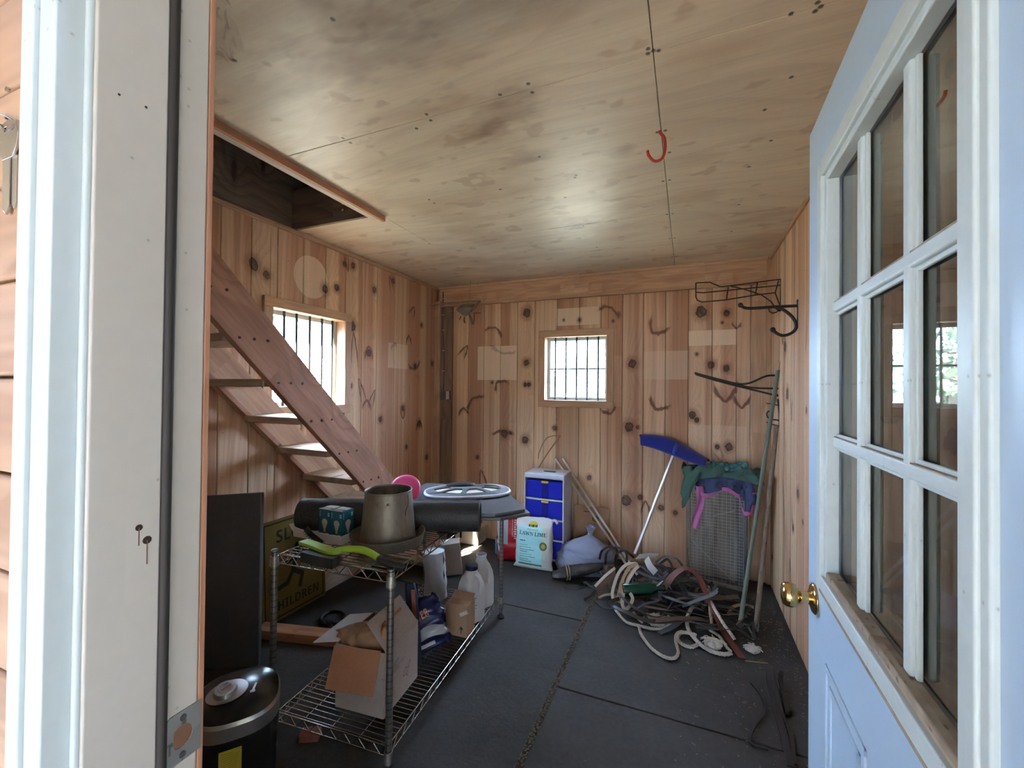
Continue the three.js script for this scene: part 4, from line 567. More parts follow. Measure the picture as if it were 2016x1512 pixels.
// ---------------------------------------------------------------- left side: heater, grey panel, sign, plank, hose, brick
{
  const h = thing('portable_heater', 'black portable heater with a silver rim and a dial on its sloping top', 'heater', V(-1.325, 0, -0.94), 0.9);
  const W = 0.118, D = 0.105, sup = (a, rx, rz, p = 2.6) => { const c = Math.cos(a), s = Math.sin(a); return [rx * Math.sign(c) * Math.abs(c) ** (2 / p), rz * Math.sign(s) * Math.abs(s) ** (2 / p)]; };
  const ht = 0.385, slope = 0.18, band = (y0, y1, r0, r1, n = 6, tilt0 = 0, tilt1 = 0) => grid(48, n, (u, v) => { const k = r0 + (r1 - r0) * v, [x, z] = sup(u * 6.2832, W * k, D * k), y = y0 + (y1 - y0) * v - z * (tilt0 + (tilt1 - tilt0) * v); return V(x, y, z); });
  mesh('body', [band(0, 0.06, 0.86, 0.88), band(0.06, ht, 0.88, 1, 10, 0, slope * 0.5)], M.blackGloss, h); mesh('rim', [band(ht, ht + 0.05, 1.0, 1.01, 6, slope * 0.5, slope), band(ht + 0.05, ht + 0.06, 1.01, 0.965, 4, slope, slope)], M.silver, h, 'brushed silver rim');
  const topY = (x, z) => ht + 0.06 + 0.012 * (1 - (x / W) ** 2 - (z / D) ** 2) - z * slope;
  mesh('top_panel', grid(40, 10, (u, v) => { const [x, z] = sup(u * 6.2832, W * 0.965 * (1 - v), D * 0.965 * (1 - v)); return V(x, topY(x, z), z); }), M.blackGloss, h);
  const dial = (r0, r1, dy, cx, cz) => grid(36, 3, (u, v) => { const r = r0 + (r1 - r0) * v, x = cx + Math.cos(u * 6.2832) * r * 1.25, z = cz + Math.sin(u * 6.2832) * r; return V(x, topY(x, z) + dy, z); });
  mesh('dial_plate', dial(0.0, 0.046, 0.003, -0.03, -0.008), M.silver, h); mesh('dial', [flat(new THREE.CylinderGeometry(0.03, 0.034, 0.014, 32)).applyMatrix4(mat4(-0.035, topY(-0.035, -0.008) + 0.008, -0.008, slope, 0, 0)), flat(new THREE.TorusGeometry(0.018, 0.003, 8, 28).rotateX(Math.PI / 2)).applyMatrix4(mat4(-0.035, topY(-0.035, -0.008) + 0.0155, -0.008, slope, 0, 0))], M.silver, h, 'silver dial'); mesh('grip_bar', box(0.032, 0.008, 0.007, -0.035, topY(-0.035, -0.008) + 0.017, -0.008, slope, 0.6, 0), M.silver, h);
  mesh('mark', [box(0.006, 0.001, 0.028, 0.045, topY(0.045, 0) + 0.001, 0, slope, -0.3, 0), box(0.014, 0.001, 0.01, 0.04, topY(0.04, 0.018) + 0.001, 0.018, slope, 0, 0)], M.silver, h);
  const st = texMat(canvasTex(128, 192, (c) => { c.fillStyle = '#b9a72e'; c.fillRect(0, 0, 128, 192); c.fillStyle = '#8d7f22'; for (let i = 0; i < 11; i++) c.fillRect(12, 20 + i * 14, 70 + (i * 37) % 40, 4); }), 0.6); mesh('sticker', flat(new THREE.PlaneGeometry(0.058, 0.082)).applyMatrix4(mat4(-0.012, 0.31, D * 0.985 + 0.002, -0.035, 0, 0)), st, h, 'yellow warning sticker');
  // leaning grey panel
  const gp = thing('rubber_slab', 'dark grey flat slab leaning against the left wall', 'slab', V(-2.165, 0, -1.46), 0.44); mesh('slab', metreUV(new RoundedBoxGeometry(0.30, 0.86, 0.03, 2, 0.006)).applyMatrix4(mat4(0, 0.43, -0.05, -0.12, 0, 0.06)), M.slab, gp);
  // road sign
  const sg = thing('road_sign', 'yellow SLOW CHILDREN sign leaning against the wall under the stairs', 'sign', V(XL + 0.055, 0.004, -2.0), Math.PI / 2);
  const st2 = texMat(canvasTex(512, 640, (c, w, hh) => {
    c.fillStyle = '#6b5a1a'; c.fillRect(0, 0, w, hh); const r = rng(9); for (let i = 0; i < 500; i++) { c.fillStyle = `rgba(60,45,15,${r() * 0.12})`; c.fillRect(r() * w, r() * hh, 4 + r() * 30, 2 + r() * 12); }
    c.strokeStyle = '#17120a'; c.lineWidth = 10; c.strokeRect(22, 22, w - 44, hh - 44); c.fillStyle = '#17120a'; c.font = 'bold 110px sans-serif'; c.textAlign = 'center'; c.fillText('SLOW', w / 2, 150); c.font = 'bold 80px sans-serif'; c.fillText('CHILDREN', w / 2, 580, w - 70);
    c.lineWidth = 30; c.lineCap = 'round'; c.beginPath(); c.arc(275, 215, 26, 0, 7); c.fill(); c.beginPath(); c.moveTo(265, 255); c.lineTo(235, 360); c.lineTo(310, 410); c.lineTo(290, 480); c.moveTo(235, 360); c.lineTo(190, 430); c.lineTo(120, 440); c.moveTo(262, 275); c.lineTo(330, 320); c.moveTo(262, 275); c.lineTo(180, 300); c.stroke();
  }), 0.5);
  { const g = extr([[-0.235, 0], [0.235, 0], [0.235, 0.61], [-0.235, 0.61]], 0.003, 0.001); const q = flat(new THREE.PlaneGeometry(0.47, 0.61)).translate(0, 0.305, 0.0045); const k = mat4(0, 0.003, 0, -0.05, 0, 0); mesh('plate', g.applyMatrix4(k), M.darkSteel, sg); mesh('printed_face', q.applyMatrix4(k), st2, sg); }
  const pl = thing('wood_plank', 'reddish wooden plank lying on the floor under the rack', 'plank', V(-2.05, 0, -1.79), 0.24); mesh('plank', rbox(0.5, 0.05, 0.09, 0.004, 0.02, 0.026, 0), M.redPine, pl);
  const hs = thing('rubber_hose', 'black rubber hose curled on the floor under the stairs', 'hose'); const q = [[640, 1232], [632, 1218], [645, 1206], [668, 1204], [680, 1214], [672, 1228], [655, 1226], [660, 1212]].map(([x, y], i) => PF(x, y, 0.012 + 0.008 * (i > 5))); mesh('hose', tube(q, 0.011, 50, 8), M.black, hs);
  const br = thing('brick_piece', 'reddish broken brick lying under the rack front', 'brick', PF(611, 1453, 0).setY(0), 0.5); mesh('brick', rbox(0.075, 0.03, 0.05, 0.004, 0, 0.0155, 0), texMat(grainTex([0.22, 0.075, 0.055], [0.32, 0.12, 0.09], 90, 8, 80), 0.9), br);
}

// ---------------------------------------------------------------- along the back wall
{
  const bn = thing('storage_bin', 'low cream plastic bin in the corner below the stairs', 'bin', V(-1.87, 0, -3.56)); mesh('tub', [rbox(0.24, 0.145, 0.18, 0.012, 0, 0.073, 0)], M.cream, bn); mesh('latch', rbox(0.018, 0.06, 0.012, 0.003, -0.055, 0.085, 0.094), M.black, bn, 'black latch'); mesh('lid_rim', rbox(0.25, 0.014, 0.19, 0.005, 0, 0.146, 0), M.cream, bn);
  const bl = thing('blue_can', 'small light blue container beside the red sack', 'can', V(-1.505, 0, -3.42)); mesh('can', lathe([[0, 0], [0.045, 0], [0.045, 0.13], [0.04, 0.14], [0, 0.14]], 24), std([0.05, 0.2, 0.45], 0.4), bl);
  // drawer tower
  const d = thing('drawer_unit', 'clear plastic drawer tower with royal blue drawers and yellow pulls', 'drawer unit', V(-1.09, 0, -3.47)), W = 0.345, D = 0.25, Hh = 0.735;
  mesh('side', rbox(0.012, Hh - 0.02, D, 0.004, -W / 2 + 0.006, Hh / 2 - 0.01, 0), M.clear, d); mesh('side', rbox(0.012, Hh - 0.02, D, 0.004, W / 2 - 0.006, Hh / 2 - 0.01, 0), M.clear, d); mesh('top', rbox(W, 0.045, D, 0.014, 0, Hh - 0.0225, 0, 0, 0, 0, 3), M.clear, d); mesh('back', rbox(W, Hh - 0.04, 0.008, 0.002, 0, Hh / 2 - 0.02, -D / 2 + 0.004), M.clear, d); mesh('top_handle', rbox(0.1, 0.006, 0.03, 0.002, 0.02, Hh + 0.001, 0.02), M.greyStrap, d);
  for (let i = 0; i < 4; i++) { const y = Hh - 0.052 - (i + 1) * 0.162 + 0.08; mesh('rail', rbox(W - 0.024, 0.012, 0.02, 0.003, 0, y + 0.083 - 0.162, D / 2 - 0.012), M.clear, d); const dr = mesh('drawer', [rbox(W - 0.034, 0.142, 0.2, 0.008, 0, y, D / 2 - 0.112)], M.blue, d, 'royal blue drawer'); mesh('channel', rbox(0.055, 0.142, 0.006, 0.002, 0.01, y, D / 2 - 0.011), std([0.008, 0.012, 0.22], 0.4), dr); if (i < 3) mesh('pull', rbox(0.062, 0.02, 0.014, 0.006, 0.01, y + 0.066, D / 2 - 0.004), M.yellow, dr, 'yellow pull'); }
  // sacks with print
  const limeTex = texMat(canvasTex(512, 640, (c, w, h) => {
    c.fillStyle = '#e2e6e2'; c.fillRect(0, 0, w, h); c.fillStyle = '#b4eeee'; c.fillRect(40, 110, w - 150, h - 170); c.fillStyle = '#d3dccf'; c.fillRect(w - 120, 110, 70, h - 170); c.fillStyle = '#d9c84a'; c.beginPath(); c.ellipse(250, 80, 60, 34, 0, 0, 7); c.fill(); c.fillStyle = '#1c2a22'; c.font = 'bold 44px serif'; c.textAlign = 'center'; for (const [x, w2] of [[190, 22], [220, 12], [240, 26], [274, 10], [292, 20]]) c.fillRect(x, 84, w2, 24); c.fillStyle = '#7c8a3a'; c.font = 'italic 30px serif'; c.fillText('Pulverized', 250, 150); c.fillStyle = '#17382f'; c.font = 'bold 62px serif'; c.fillText('LAWN LIME', 255, 212); c.textAlign = 'left'; c.font = 'bold 26px sans-serif'; c.fillRect(80, 276, 46, 10); c.fillRect(132, 276, 24, 10); for (let i = 0; i < 9; i++) { const y = 330 + i * 26 + (i >> 1) * 5; for (let x = 80; x < 180 + (i * 53) % 150; x += 16) c.fillRect(x, y, 11, 5 + (x * 7 + i) % 4); } c.fillStyle = '#5d6a3c'; c.beginPath(); c.arc(405, 330, 52, 0, 7); c.fill(); c.fillStyle = '#b7a95a'; c.beginPath(); c.arc(405, 330, 30, 0, 7); c.fill(); c.fillStyle = '#53806e'; c.fillRect(60, 560, 330, 22);
  }), 0.55);
  const redTex = texMat(canvasTex(512, 640, (c, w, h) => { c.fillStyle = '#b40f1c'; c.fillRect(0, 0, w, h); c.fillStyle = '#c3ccd8'; c.fillRect(0, 0, 190, h * 0.66); c.fillStyle = '#d8d4d2'; c.fillRect(0, 0, w, 70); c.fillStyle = '#dfe0e2'; c.beginPath(); c.moveTo(0, h * 0.66); c.lineTo(80, h * 0.8); c.lineTo(120, h); c.lineTo(90, h); c.lineTo(40, h * 0.82); c.lineTo(0, h * 0.74); c.fill(); c.save(); c.translate(300, 120); c.rotate(Math.PI / 2); c.fillStyle = '#e9dcdc'; for (let i = 0; i < 9; i++) c.fillRect(i * 27, -38 + (i * 5) % 9, 17, 36); for (let i = 0; i < 14; i++) c.fillRect(i * 15, 24, 9, 16); c.restore(); }), 0.4);
  const lb = thing('lime_sack', 'pale green and white LAWN LIME sack standing before the drawer tower', 'sack', V(-1.13, 0, -3.235), 0.05); { const g = printBag(0.30, 0.40, 0.13, 31, null, { crumple: 0.02, seam: 1 }); g.rotateX(-0.06); mesh('sack', g, limeTex, lb); for (const e of [[V(-0.14, 0.385, -0.02), V(-0.17, 0.395, -0.02), V(-0.19, 0.388, -0.015)], [V(0.14, 0.385, -0.02), V(0.17, 0.39, -0.02), V(0.19, 0.372, -0.01)]]) mesh('ear', tube(e, 0.012, 8, 6), M.paper, lb); }
  const rb = thing('red_sack', 'red and white plastic sack beside the lime sack', 'sack', V(-1.36, 0, -3.33), 0.35); { const g = printBag(0.24, 0.42, 0.15, 33, null, { crumple: 0.03 }); g.rotateX(-0.05); mesh('sack', g, redTex, rb); }
  const kb = thing('kraft_sack', 'brown paper sack slumped behind the grey cloth sack', 'sack', V(-0.745, 0, -3.60), 0.06); mesh('sack', bagMesh(0.30, 0.44, 0.12, 35, { crumple: 0.025 }), M.kraft, kb); mesh('printed_mark', [flat(new THREE.TorusGeometry(0.022, 0.004, 6, 20)).translate(0.04, 0.36, 0.062), box(0.06, 0.006, 0.001, -0.03, 0.41, 0.05)], M.brownLeather, kb, 'dark printed emblem');
  const gs = thing('grey_cloth_sack', 'grey cloth sack tied with a twist at its top, slumped on the floor', 'sack', V(-0.755, 0, -3.36), 0.1);
  { const g = grid(48, 30, (u, v) => { const a = u * 6.2832, t = v, f = (1 - 0.3 * t) * (1 - 0.93 * sstep(0.62, 1.0, t)) * (0.9 + 0.1 * sstep(0, 0.15, t)), fold = 1 + 0.045 * Math.sin(t * 21 + a * 1.0 + fbm(u * 5, v * 4) * 7) + (fbm(Math.cos(a) * 2 + 3, v * 6 + Math.sin(a) * 2, 3) - 0.5) * 0.5; return V(Math.cos(a) * 0.225 * f * fold + 0.05 * t, t * 0.30, Math.sin(a) * 0.125 * f * fold); }); mesh('sack', g, M.greySack, gs); mesh('twist', [grid(20, 8, (u, v) => { const a = u * 6.2832, r = 0.014 + 0.022 * v * (1 + 0.4 * Math.sin(a * 3)); return V(0.05 + Math.cos(a) * r, 0.29 + v * 0.06, Math.sin(a) * r); })], M.greySack, gs, 'gathered cloth end'); mesh('tie', flat(new THREE.TorusGeometry(0.017, 0.004, 6, 18).rotateX(Math.PI / 2)).translate(0.05, 0.294, 0), M.white, gs, 'pale string'); }
  // bent copper wire
  const cw = thing('bent_wire', 'thin copper coloured bent rod behind the drawer tower', 'rod'); mesh('rod', tube([[1054, 932], [1075, 897], [1103, 858]].map(([x, y]) => onZ(x, y, -3.66)), 0.006, 20, 6), M.copper, cw); mesh('wire_loop', tube([[1103, 858], [1090, 858], [1076, 863], [1067, 877], [1061, 893], [1060, 903]].map(([x, y]) => onZ(x, y, -3.66)), 0.0042, 30, 6), M.copper, cw);
  // aluminium poles and roof rake
  [[1093, 902, 1243, 1094, 'slim aluminium pole leaning on the back wall, lower of the pair'], [1107, 902, 1253, 1092, 'slim aluminium pole leaning on the back wall, upper of the pair']].forEach(([x, y, x2, y2, l], i) => { const a = onZ(x, y, -3.672), b = PF(x2, y2, 0.06); b.z = Math.max(b.z, -3.42); const c = a.clone().add(b.clone().sub(a).multiplyScalar(1.06)); const o = thing('aluminium_pole', l, 'pole', V(0, 0, 0), 0, 'aluminium poles'); mesh('tube', bar(a, c, 0.0105, 14), M.alu, o); mesh('end_cap', bar(a, a.clone().add(a.clone().sub(b).normalize().multiplyScalar(0.004)), 0.011, 12), M.darkSteel, o); });
  const rr = thing('roof_rake', 'roof rake with a wide blue plastic blade on an aluminium pole', 'rake'); const A = onZ(1331, 882, -3.46), B = onZ(1250, 1090, -3.30); B.y = Math.max(B.y, 0.05); mesh('pole', bar(A, B, 0.012, 14), M.alu, rr);
  const up = [[1259, 858], [1295, 858], [1330, 867], [1355, 881], [1397, 908]], dn = [[1261, 874], [1292, 883], [1326, 896], [1352, 906], [1388, 918]];
  const cu = new THREE.CatmullRomCurve3(up.map(([x, y]) => onZ(x, y, -3.60))), cd = new THREE.CatmullRomCurve3(dn.map(([x, y]) => onZ(x, y, -3.44))); mesh('blade', cloth(30, 10, 0.006, (u, v) => { const p = cu.getPoint(u).lerp(cd.getPoint(u), v); p.y += 0.03 * Math.sin(v * Math.PI); return p; }), M.rakeBlue, rr, 'wide blue curved blade'); mesh('rim', [tube(cd.getPoints(10), 0.007, 30, 8), tube(cu.getPoints(10), 0.006, 30, 8)], M.rakeBlue, rr); mesh('socket', bar(A.clone().add(V(0.01, 0.03, -0.01)), A.clone().lerp(B, 0.06), 0.017, 12), M.rakeBlue, rr);
}

// ---------------------------------------------------------------- wire cage with clothes, green poles
{
  const c = thing('wire_cage', 'wooden framed wire mesh cage standing on end in the corner', 'cage', V(0.205, 0, -3.555), -0.10), W = 0.36, D = 0.17, Hh = 0.76, z = D / 2;
  const ms = []; for (let i = 0; i <= 13; i++) ms.push(bar(V(-W / 2 + i * W / 13, 0.03, z), V(-W / 2 + i * W / 13, Hh, z), 0.0013, 4)); for (let i = 0; i <= 32; i++) ms.push(bar(V(-W / 2, 0.03 + i * (Hh - 0.03) / 32, z), V(W / 2, 0.03 + i * (Hh - 0.03) / 32, z), 0.0015, 4));
  mesh('wire_mesh', ms, M.wire, c).userData.kind = 'stuff'; mesh('frame_post', rbox(0.03, Hh, 0.035, 0.003, -W / 2 - 0.008, Hh / 2, z - 0.02), M.greyWood, c); mesh('frame_post', rbox(0.06, Hh, 0.03, 0.003, W / 2 - 0.01, Hh / 2, z - 0.02), M.slab, c); mesh('back_board', rbox(W, Hh, 0.012, 0.002, 0, Hh / 2, -z + 0.006), M.greyWood, c); mesh('side_board', rbox(0.012, Hh, D - 0.03, 0.002, W / 2 + 0.02, Hh / 2, -0.01), M.greyWood, c); mesh('top_board', rbox(W + 0.04, 0.012, D, 0.002, 0, Hh - 0.006, -0.005), M.greyWood, c); mesh('bottom_rail', rbox(W, 0.03, 0.03, 0.002, 0, 0.015, z - 0.02), M.greyWood, c);
  mesh('trip_rod', [bar(V(-0.02, 0.49, 0), V(0.12, 0.55, 0.01), 0.003, 6), bar(V(-0.16, 0.3, z - 0.02), V(0.12, 0.05, z - 0.02), 0.004, 6)], M.wire, c); mesh('latch_chain', [tube([V(-W / 2 - 0.01, 0.25, z + 0.004), V(-W / 2 - 0.013, 0.2, z + 0.006), V(-W / 2 - 0.006, 0.15, z + 0.006), V(-W / 2 - 0.01, 0.1, z + 0.006)], 0.005, 20, 6)], M.darkSteel, c);
  // garments: path over the top then down the front
  const drape = (name, label, cat, m, x0, x1, drop, th, y, zf, seed, back = 0.10) => tag(mesh(name, cloth(60, 44, th, (u, v) => {
    const n = fbm(u * 5 + seed, v * 4, 4) - 0.5, x = x0 + (x1 - x0) * u + n * 0.05, L = drop(u), s = v * (back + L), f = fbm(u * 9 + seed, v * 1.5, 2) - 0.5;
    return s < back ? V(x, y + n * 0.075 + 0.012 * Math.sin(u * 23 + v * 9 + seed) + 0.008, zf - back + s) : V(x + f * 0.02, y - (s - back) + n * 0.015, zf + 0.010 + 0.016 * Math.sin(u * 21 + seed + v * 3) * Math.min(1, (s - back) * 9) + f * 0.035 + n * 0.02); }), m), label, cat);
  const zf = -3.455;
  drape('blue_shirt', 'dark blue garment with pink lining draped over the wire cage front', 'clothing', M.blueCloth, 0.06, 0.44, (u) => 0.09 + 0.03 * Math.sin(u * 9) + (u > 0.82 ? 0.10 : 0), 0.007, 0.80, zf + 0.012, 5);
  { const o = scene.getObjectByName('blue_shirt'); mesh('pink_lining', [cloth(24, 6, 0.004, (u, v) => V(0.07 + 0.35 * u, 0.712 - 0.03 * Math.sin(u * 9) - v * 0.028 - (u > 0.82 ? 0.1 : 0) * sstep(0.8, 0.85, u), zf + 0.034 + 0.01 * Math.sin(u * 17 + 5))), cloth(8, 24, 0.004, (u, v) => V(0.062 + 0.05 * u - 0.02 * v + 0.012 * Math.sin(v * 5), 0.73 - 0.31 * v, zf + 0.034 + 0.012 * Math.sin(u * 6 + v * 4))), cloth(6, 18, 0.004, (u, v) => V(0.425 + 0.03 * u - 0.02 * v, 0.72 - 0.16 * v, zf + 0.03 + 0.01 * Math.sin(u * 6)))], M.pinkCloth, o, 'pink lining showing at the hem'); }
  drape('green_jacket', 'dark green garment heaped over the top of the wire cage', 'clothing', M.greenCloth, -0.04, 0.50, (u) => 0.05 + 0.02 * Math.sin(u * 7 + 1) + 0.22 * sstep(0.22, 0.0, u), 0.008, 0.845, zf + 0.03, 9, 0.16);
  drape('teal_cloth', 'folded teal cloth lying on the green garment below the rake blade', 'clothing', M.tealCloth, 0.16, 0.40, (u) => 0.012, 0.01, 0.872, zf + 0.0, 13, 0.12);
  // poles against the right wall
  const pole = (pts, r, label, hook) => { const o = thing('green_pole', label, 'pole', V(0, 0, 0), 0, 'green metal poles'); mesh('shaft', bar(pts[0], pts[1], r, 10), hook ? M.greenPole : M.oldWood, o); if (hook) mesh('tip', bar(pts[1], pts[1].clone().add(V(0.012, 0.06, -0.02)), r * 0.8, 8, r * 0.4), M.trimPine, o, 'bare worn tip'); mesh('flange', tube(hook ? [pts[0], pts[0].clone().add(V(0.03, 0.05, 0.01)), pts[0].clone().add(V(0.06, 0.02, 0.03)), pts[0].clone().add(V(0.07, -0.0, 0.06))] : [pts[0], pts[0].clone().add(V(0.01, 0.04, 0.02)), pts[0].clone().add(V(0.0, 0.01, 0.05))], 0.006, 20, 6), M.greenPole, o); };
  pole([V(0.29, 0.012, -2.87), V(0.548, 1.57, -3.25)], 0.0125, 'peeling green metal pole with a worn tip leaning on the right wall', true); pole([V(0.385, 0.012, -2.93), V(0.556, 1.20, -3.34)], 0.014, 'shorter dark wooden handle close behind the worn-tipped green pole', false);
}

// ---------------------------------------------------------------- iron hooks and racks on the right wall
{
  const L = (pts, z) => pts.map(([x, y]) => onZ(1280 + x / 3.78, 500 + y / 3.78, z));
  const w = thing('wire_saddle_rack', 'black wire rack projecting from the right wall near the ceiling', 'wall rack'), z = -3.32, z2 = -3.22, rad = 0.0042;
  for (const [p, zz] of [[[[340, 215], [445, 210], [520, 243], [545, 243], [975, 187]], z], [[[340, 215], [340, 320], [352, 345], [385, 358], [565, 341], [785, 305], [930, 288]], z2], [[[342, 285], [400, 288], [970, 232]], (z + z2) / 2], [[[975, 187], [968, 380]], z], [[[930, 288], [972, 400]], z2], [[[600, 240], [700, 262], [830, 305], [900, 355], [942, 415]], (z + z2) / 2], [[[880, 405], [890, 430], [912, 440], [945, 432]], (z + z2) / 2]]) mesh('wire', poly(L(p, zz), rad, 7), M.iron, w);
  for (const [a, b] of [[[580, 250], [568, 342]], [[800, 212], [782, 307]], [[955, 200], [930, 288]], [[340, 250], [340, 300]]]) mesh('cross_wire', bar(L([a], z)[0], L([b], z2)[0], rad, 7), M.iron, w); for (const p of [[968, 200], [945, 420]]) { const q = L([p], z)[0]; mesh('mounting_stud', bar(q, V(XR + 0.002, q.y, q.z), 0.009, 10), M.iron, w); }
  const h = thing('iron_harness_hook', 'heavy black iron double hook with ball ends on the right wall', 'hook'), hz = -2.84, hr = 0.0085;
  mesh('arm', tube(L([[670, 380], [710, 402], [800, 402], [950, 392], [1100, 385]], hz), hr, 40, 10), M.iron, h); mesh('curved_hook', tube(L([[925, 392], [985, 412], [1050, 462], [1083, 515], [1080, 560], [1045, 592], [990, 607], [945, 592], [918, 568]], hz), hr, 50, 10), M.iron, h); mesh('wall_plate', [tube(L([[1108, 350], [1110, 450], [1108, 550]], hz), 0.012, 12, 10)], M.iron, h);
  for (const p of [[672, 380], [912, 563], [1110, 350], [1112, 540]]) { const q = L([p], hz)[0]; mesh('ball', flat(new THREE.SphereGeometry(0.0145, 14, 10)).translate(q.x, q.y, q.z), M.iron, h); } for (const p of [[1110, 362], [1110, 545]]) { const q = L([p], hz)[0]; mesh('bolt', bar(q, V(XR + 0.002, q.y, q.z), 0.009, 8), M.iron, h); }
  const b = thing('iron_bridle_bracket', 'black iron bracket with three struts on the right wall', 'bracket'), bz = -3.40; for (const p of [[[330, 885], [460, 920], [690, 968], [860, 910], [950, 904]], [[335, 893], [560, 945], [700, 985], [800, 998], [985, 1002]], [[340, 897], [560, 960], [930, 1052]]]) mesh('strut', tube(L(p, bz), 0.0065, 40, 8), M.iron, b); for (const p of [[950, 904], [985, 1004], [930, 1052]]) { const q = L([p], bz)[0]; mesh('mounting_stud', bar(q, V(XR + 0.002, q.y, q.z), 0.008, 8), M.iron, b); }
  const k = thing('iron_hook_ring', 'small black iron hook ring below the bracket on the right wall', 'hook'), kz = -3.36; mesh('prong', [tube(L([[865, 1110], [920, 1120]], kz), 0.004, 8, 6), tube(L([[865, 1252], [905, 1268]], kz), 0.004, 8, 6)], M.iron, k); mesh('ring', tube(L([[912, 1172], [878, 1172], [868, 1195], [880, 1222], [910, 1232], [960, 1240], [972, 1260]], kz), 0.005, 30, 8), M.iron, k); { const q = L([[965, 1200]], kz)[0]; mesh('plate', [tube(L([[950, 1080], [962, 1180], [965, 1290]], kz), 0.007, 10, 8), bar(q, V(XR + 0.002, q.y, q.z), 0.008, 8), bar(L([[920, 1120]], kz)[0], L([[955, 1125]], kz)[0], 0.004, 6), bar(L([[905, 1268]], kz)[0], L([[965, 1280]], kz)[0], 0.004, 6)], M.iron, k); }
}

// ---------------------------------------------------------------- ceiling hook, cable, corner bundle, key, plastic film
{
  const rh = thing('red_hook', 'red coated screw hook hanging from the ceiling', 'hook'); const q = [[1298, 253], [1300, 262], [1308, 272], [1309, 296], [1302, 313], [1288, 317], [1277, 306], [1275, 297]].map(([x, y]) => onZ(x, y, -1.735)); q[0].y = H + 0.01; mesh('hook', tube(q, 0.0055, 50, 8), M.red, rh);
  const cb = thing('electric_cable', 'grey cable stapled down the corner post to an outlet box', 'cable'); const cz = ZB + 0.036; mesh('cable', tube([[871, 575], [871, 640], [874, 700], [873, 768]].map(([x, y]) => { const p = onZ(x, y, cz); p.x = Math.max(p.x, XL + 0.085); return p; }), 0.0055, 30, 6), M.greyStrap, cb); for (const y of [588, 620, 650, 690, 730]) { const p = onZ(873, y, cz + 0.004); p.x = Math.max(p.x, XL + 0.085); mesh('staple', [rbox(0.018, 0.006, 0.008, 0.002, p.x, p.y, p.z)], M.white, cb); }
  const ob = thing('outlet_box', 'small grey electric box with a pale cover in the corner', 'outlet box'); const p = onZ(878, 778, ZB + 0.05); mesh('box', rbox(0.09, 0.085, 0.04, 0.004, p.x, p.y, ZB + 0.05), M.greyStrap, ob); mesh('cover', rbox(0.035, 0.08, 0.008, 0.002, p.x + 0.032, p.y, ZB + 0.073), M.cream, ob, 'pale cover plate');
  const cbn = thing('hanging_bundle', 'dusty grey cloth bundle hung under a stick in the back corner', 'bundle'); const z = ZB + 0.16, N = (x, y) => onZ(840 + x / 12.6, 540 + y / 12.6, z); mesh('stick', bar(N(80, 755), N(1330, 660), 0.007, 8), M.greyWood, cbn); mesh('cord', [bar(N(1100, 60).setY(H), N(1040, 760), 0.002, 5), bar(N(1110, 500), N(1135, 760), 0.002, 5), bar(N(480, 800), N(720, 980), 0.002, 5)], M.tanRope, cbn);
  mesh('bundle_cloth', grid(26, 16, (u, v) => { const a = u * 6.2832, n = 1 + (fbm(u * 6, v * 6, 3) - 0.5) * 0.5, c = N(960, 760 + 280 * v), r = (0.062 - 0.02 * v) * n * Math.sin(Math.PI * clamp(0.12 + v * 0.85)); return c.add(V(Math.cos(a) * r * 1.5, 0, Math.sin(a) * r)); }), texMat(grainTex([0.16, 0.15, 0.12], [0.26, 0.25, 0.21], 95, 9, 60), 0.95), cbn); mesh('tail', [tube([N(850, 1040), N(830, 1090), N(820, 1130)], 0.006, 10, 6), tube([N(940, 1060), N(930, 1130), N(945, 1210)], 0.008, 10, 6), tube([N(1060, 1000), N(1110, 1130), N(1140, 1240)], 0.010, 10, 6), tube([N(1170, 960), N(1180, 1100), N(1160, 1240)], 0.006, 10, 6), tube([N(1160, 960), N(1260, 955), N(1340, 965)], 0.005, 10, 6), tube([N(1150, 880), N(1250, 730), N(1330, 660)], 0.009, 10, 6)], M.oldWood, cbn);
  // key beside the door frame
  const ky = thing('key', 'silver key on a wire ring hanging from a nail on the siding', 'key'), kz = -0.2435, K = (x, y) => onZ(x / 3.024, y / 3.024, kz); const c = K(62, 840), s = K(122, 840).x - c.x;
  mesh('bow', extr([[-1.05, 0.35], [-0.7, 0.85], [0.1, 1.0], [0.8, 0.8], [1.0, 0.2], [0.8, -0.45], [0.5, -0.85], [-0.5, -0.85], [-0.95, -0.4]].map(([a, b]) => [a * s, b * s]), 0.002, 0.0004, [[[-0.45, 0.45], [-0.15, 0.45], [-0.15, 0.7], [-0.45, 0.7]].map(([a, b]) => [a * s, b * s])]).translate(c.x, c.y, kz), M.chrome, ky); mesh('blade', [extr([[-0.55, -0.8], [0.2, -0.8], [0.2, -3.2], [-0.1, -3.5], [-0.35, -3.3], [-0.5, -2.9], [-0.4, -2.6], [-0.55, -2.3], [-0.45, -1.9]].map(([a, b]) => [a * s, b * s]), 0.0018, 0.0002).translate(c.x, c.y, kz), extr([[0.25, -0.8], [0.75, -0.8], [0.72, -3.0], [0.5, -3.3], [0.3, -3.0]].map(([a, b]) => [a * s, b * s]), 0.0018, 0.0002).translate(c.x, c.y, kz - 0.0015)], M.chrome, ky);
  mesh('ring', tube([K(10, 680), K(60, 700), K(104, 735), K(85, 775), K(45, 780), K(25, 750)].map((v, i) => v.setZ(kz + 0.001 + 0.002 * (i % 2))), 0.0011, 30, 6), M.darkSteel, ky); mesh('nail', bar(K(30, 700), K(30, 700).setZ(-0.262), 0.0015, 6), M.darkSteel, ky); const sc = onZ(11, 174, -0.2445); tag(mesh('siding_screw', bar(sc, sc.clone().setZ(-0.248), 0.0028, 10), M.chrome), 'bright screw head in the siding above the key', 'screw');
